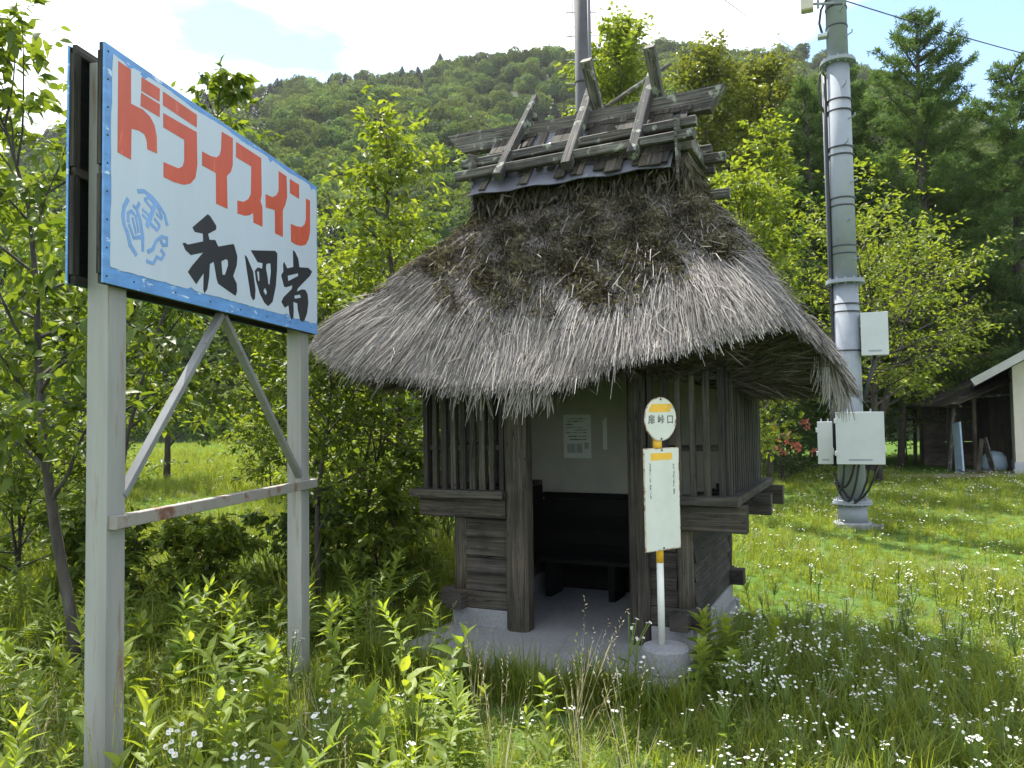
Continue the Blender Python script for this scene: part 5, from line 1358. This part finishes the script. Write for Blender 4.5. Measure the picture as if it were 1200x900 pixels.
# --- white wildflowers
def flower_mesh(seed, h, nh, head):
    r = np.random.default_rng(seed); V, F, var, mi = [], [], [], []
    off = 0
    def add(v, f, a, m):
        nonlocal off
        V.append(v); F.append(np.asarray(f) + off); var.append(np.full(len(v), a)); mi.append(np.full(len(f), m)); off += len(v)
    for q in range(nh):
        base = np.array([0, 0, h * .55]); tip = np.array([r.normal(0, .030), r.normal(0, .030), h * r.uniform(.88, 1.02)])
        for p, w in (((np.array([0, 0, -.02]), base), .0028), ((base, tip), .0018)):
            a, b = p; s = np.array([w, 0, 0]); s2 = np.array([0, w, 0])
            add(np.stack([a - s, a + s, b + s, b - s]), [(0, 1, 2), (0, 2, 3)], .5, 1)
            add(np.stack([a - s2, a + s2, b + s2, b - s2]), [(0, 1, 2), (0, 2, 3)], .5, 1)
        nz = unit(np.array([r.normal(0, .35), r.normal(0, .35) - .25, 1.0])); ex = unit(np.cross(nz, [0, 1, .1])); ey = np.cross(nz, ex)
        rad = head * r.uniform(.7, 1.15); m = 9
        ring = [tip + (ex * math.cos(6.2832 * k / m) + ey * math.sin(6.2832 * k / m)) * rad * (1 if k % 2 else .8) + nz * rad * .12 for k in range(m)]
        add(np.array([tip - nz * rad * .1] + ring), [(0, k + 1, (k + 1) % m + 1) for k in range(m)], r.uniform(0, 1), 0)
        add(np.array([tip + nz * rad * .16] + [tip + nz * rad * .06 + (ex * math.cos(1.2566 * k) + ey * math.sin(1.2566 * k)) * rad * .28 for k in range(5)]), [(0, k + 1, (k + 1) % 5 + 1) for k in range(5)], .5, 2)
    for q in range(6):
        a = r.uniform(0, 6.28); z = h * r.uniform(.1, .6)
        v_, f_ = leaf_arrays(np.array([[0, 0, z]]), np.array([[math.cos(a), math.sin(a), .6]]), np.array([[0, 0, 1.]]), np.array([.05]), np.array([.012]))
        add(v_, f_, .4, 3)
    me = np_mesh('wildflower', np.concatenate(V), np.concatenate(F), np.concatenate(var), np.concatenate(mi))
    for m_ in (PETAL, STEM, PETAL_YOLK, L_WEED): me.materials.append(m_)
    return me
fl = [flower_mesh(s, h, nh, hd) for s, h, nh, hd in ((1, .28, 6, .009), (2, .33, 8, .0085), (3, .24, 3, .010), (4, .36, 13, .0085), (5, .30, 5, .0095))]
nf = 0; tries = 0
while nf < 285 and tries < 9000:
    tries += 1
    y = 2.3 + 5.2 * r.uniform() ** 1.1; x = r.uniform(.02, .72) * y
    cl = math.sin(x * 2.3 + 1.0) * math.sin(y * 2.1 + x) + .35 * math.sin(x * 6 + y * 5)
    if in_hut(x, y, 1.04, -1.02) or r.uniform() > .45 + .55 * cl: continue
    if x < .25 * y and r.uniform() < .72: continue
    place(fl[int(r.integers(0, 5))], 'white_wildflower', x, y, r.uniform(.75, 1.2), 'small white fleabane wildflower on a thin stem in the lawn beside the hut', 'flower', 'white wildflowers in the lawn')
    nf += 1
for k, (x, y, s) in enumerate(((.62, 4.72, 1.9), (.70, 4.80, 1.5), (.80, 4.62, 1.3), (.55, 4.62, 1.25), (.74, 4.55, 1.1))):
    place(fl[(4, 0, 4, 0, 2)[k]], 'tall_wildflower', x, y, s, 'taller white wildflower rising in front of the doorway beside the bus stop base', 'flower', 'tall wildflowers at the doorway')
for k in range(40):
    x, y = r.uniform(1.35, 2.35), r.uniform(4.3, 5.7)
    if in_hut(x, y, 1.05, -1.02): continue
    place(fl[(3, 1, 3, 4)[k % 4]], 'yarrow_flower', x, y, r.uniform(.9, 1.35), 'white flower cluster crowding round the corner of the hut by the mugwort', 'flower', 'white flowers at the hut corner')
for k in range(9):
    y = r.uniform(2.6, 4.6); x = r.uniform(-.42, -.12) * y
    place(fl[(3, 1, 3, 3)[k % 4]], 'valerian_flower', x, y, r.uniform(1.3, 1.75), 'white flower head among the weeds between the billboard posts', 'flower', 'white flowers among the weeds')
x, y = field_pts(r, 7.2, 25, 11, .78, 1)
P = [(a, b, gh(a, b)) for a, b in zip(x, y) if not in_hut(a, b, 1.3, -1.2, 2.0) and r.uniform() < .25 + .9 * max(0, math.sin(a * .8 + 1) * math.sin(b * .6 + .5 * a) + .2) and (a > 1.5 or r.uniform() < .25) and not (a > 11.3 and b > 20.6)]
n = len(P)
fprot = []
for f_ in [flower_mesh(20 + s, .17 + .02 * s, 2 + s % 3, .0125) for s in range(5)]:
    fprot.append(bpy.data.objects.new('wildflower', f_))
scatter('wildflowers', fprot, P, np.stack([np.zeros(n), np.zeros(n), r.uniform(0, 6.28, n)], 1), r.uniform(.7, 1.15, n), r.integers(0, 5, n), 'tiny white wildflowers dotted through the far lawn', 'flowers')

# --- ferns, reeds
def fern_mesh(seed):
    r = np.random.default_rng(seed); P, D, N, L, W_ = [], [], [], [], []
    for f_ in range(8):
        a = f_ * .785 + r.uniform(-.3, .3); ln = r.uniform(.5, .75)
        for k in range(1, 22):
            t = k / 22
            c = np.array([math.cos(a) * ln * t * .75, math.sin(a) * ln * t * .75, ln * (.85 * t - .45 * t * t) + .02])
            ax_ = np.array([math.cos(a), math.sin(a), .85 - .9 * t]); sd = np.array([-math.sin(a), math.cos(a), 0])
            for s in (-1, 1):
                P.append(c); D.append(sd * s + ax_ * .45); N.append((0, 0, 1)); q = .17 * math.sin(min(1, t * 1.15 + .08) * 2.95) + .012; L.append(q); W_.append(q * .24)
    V, F = leaf_arrays(np.array(P), np.array(D), np.array(N, float), np.array(L), np.array(W_), .05, .15)
    me = np_mesh('fern', V, F, np.repeat(r.uniform(0, 1, len(P)), 4)); me.materials.append(L_FERN); return me
ferns = [fern_mesh(1), fern_mesh(2)]
for k, (x, y, s) in enumerate(((-2.15, 6.4, 1.0), (-1.75, 6.0, .9), (-2.5, 6.9, 1.1), (-1.45, 6.6, .95), (-2.95, 6.2, .9), (-1.2, 7.1, 1.0), (-3.3, 5.6, 1.0), (-1.95, 5.5, .75), (-2.3, 5.75, .8))):
    place(ferns[k % 2], 'fern', x, y, s, 'green fern with arching fronds in the shade behind the billboard', 'fern', 'ferns behind the billboard')
def reed_mesh(seed, n, h0, h1, mat, wid=.012, bend=.9):
    V, F, v = blades(n, np.random.default_rng(seed), h0, h1, wid, .16, bend)
    me = np_mesh('reed', V, F, v); me.materials.append(mat); return me
reedg = [reed_mesh(s, 70, .5, 1.1, L_GRASS) for s in (1, 2)]
reedd = [reed_mesh(s, 26, .6, 1.2, L_DRY, .009, .8) for s in (3, 4)]
for k, (x, y, s) in enumerate(((-2.35, 7.9, 1.0), (-1.75, 8.1, .9), (-3.0, 8.0, 1.0), (-2.0, 7.3, .8), (-1.1, 8.3, 1.0), (-.75, 8.9, 1.0), (-1.45, 9.6, 1.1), (-.55, 7.9, .8), (-4.0, 7.0, .9))):
    place(reedg[k % 2], 'reed_clump', x, y, s, 'clump of long green grass leaves behind the ferns', 'reed', 'green reed clumps behind the billboard')
for k, (x, y, s) in enumerate(((-3.25, 4.95, .55), (-3.0, 4.6, .5), (-2.75, 8.9, .8), (-2.2, 9.3, .8), (-1.4, 8.9, .75), (-.9, 9.5, .8), (-3.5, 8.7, .8), (-.45, 8.7, .7))):
    place(reedd[k % 2], 'dry_reed_clump', x, y, s, 'clump of dead straw-coloured reeds among the green growth', 'reed', 'dry reed clumps')

# ------------------------------------------------------------------ thin summer haze over the valley
hc = [(x, y, z) for z in (-3, 190) for y in (-940, 960) for x in (-960, 960)]
hme = bpy.data.meshes.new('haze'); hme.from_pydata(hc, [], [(0, 2, 3, 1), (4, 5, 7, 6), (0, 1, 5, 4), (2, 6, 7, 3), (0, 4, 6, 2), (1, 3, 7, 5)]); hme.update()
HZM = bpy.data.materials.new('haze'); HZM.use_nodes = True
HZM.node_tree.nodes.clear()
ho = HZM.node_tree.nodes.new('ShaderNodeOutputMaterial'); hv_ = HZM.node_tree.nodes.new('ShaderNodeVolumePrincipled')
hv_.inputs['Color'].default_value = (.92, .95, 1.0, 1); hv_.inputs['Density'].default_value = HAZE
hv_.inputs['Anisotropy'].default_value = .3
HZM.node_tree.links.new(hv_.outputs[0], ho.inputs['Volume'])
hb = link_mesh('haze', hme, HZM)
tag(hb, 'thin pale summer haze filling the air of the valley', 'haze', kind='stuff')
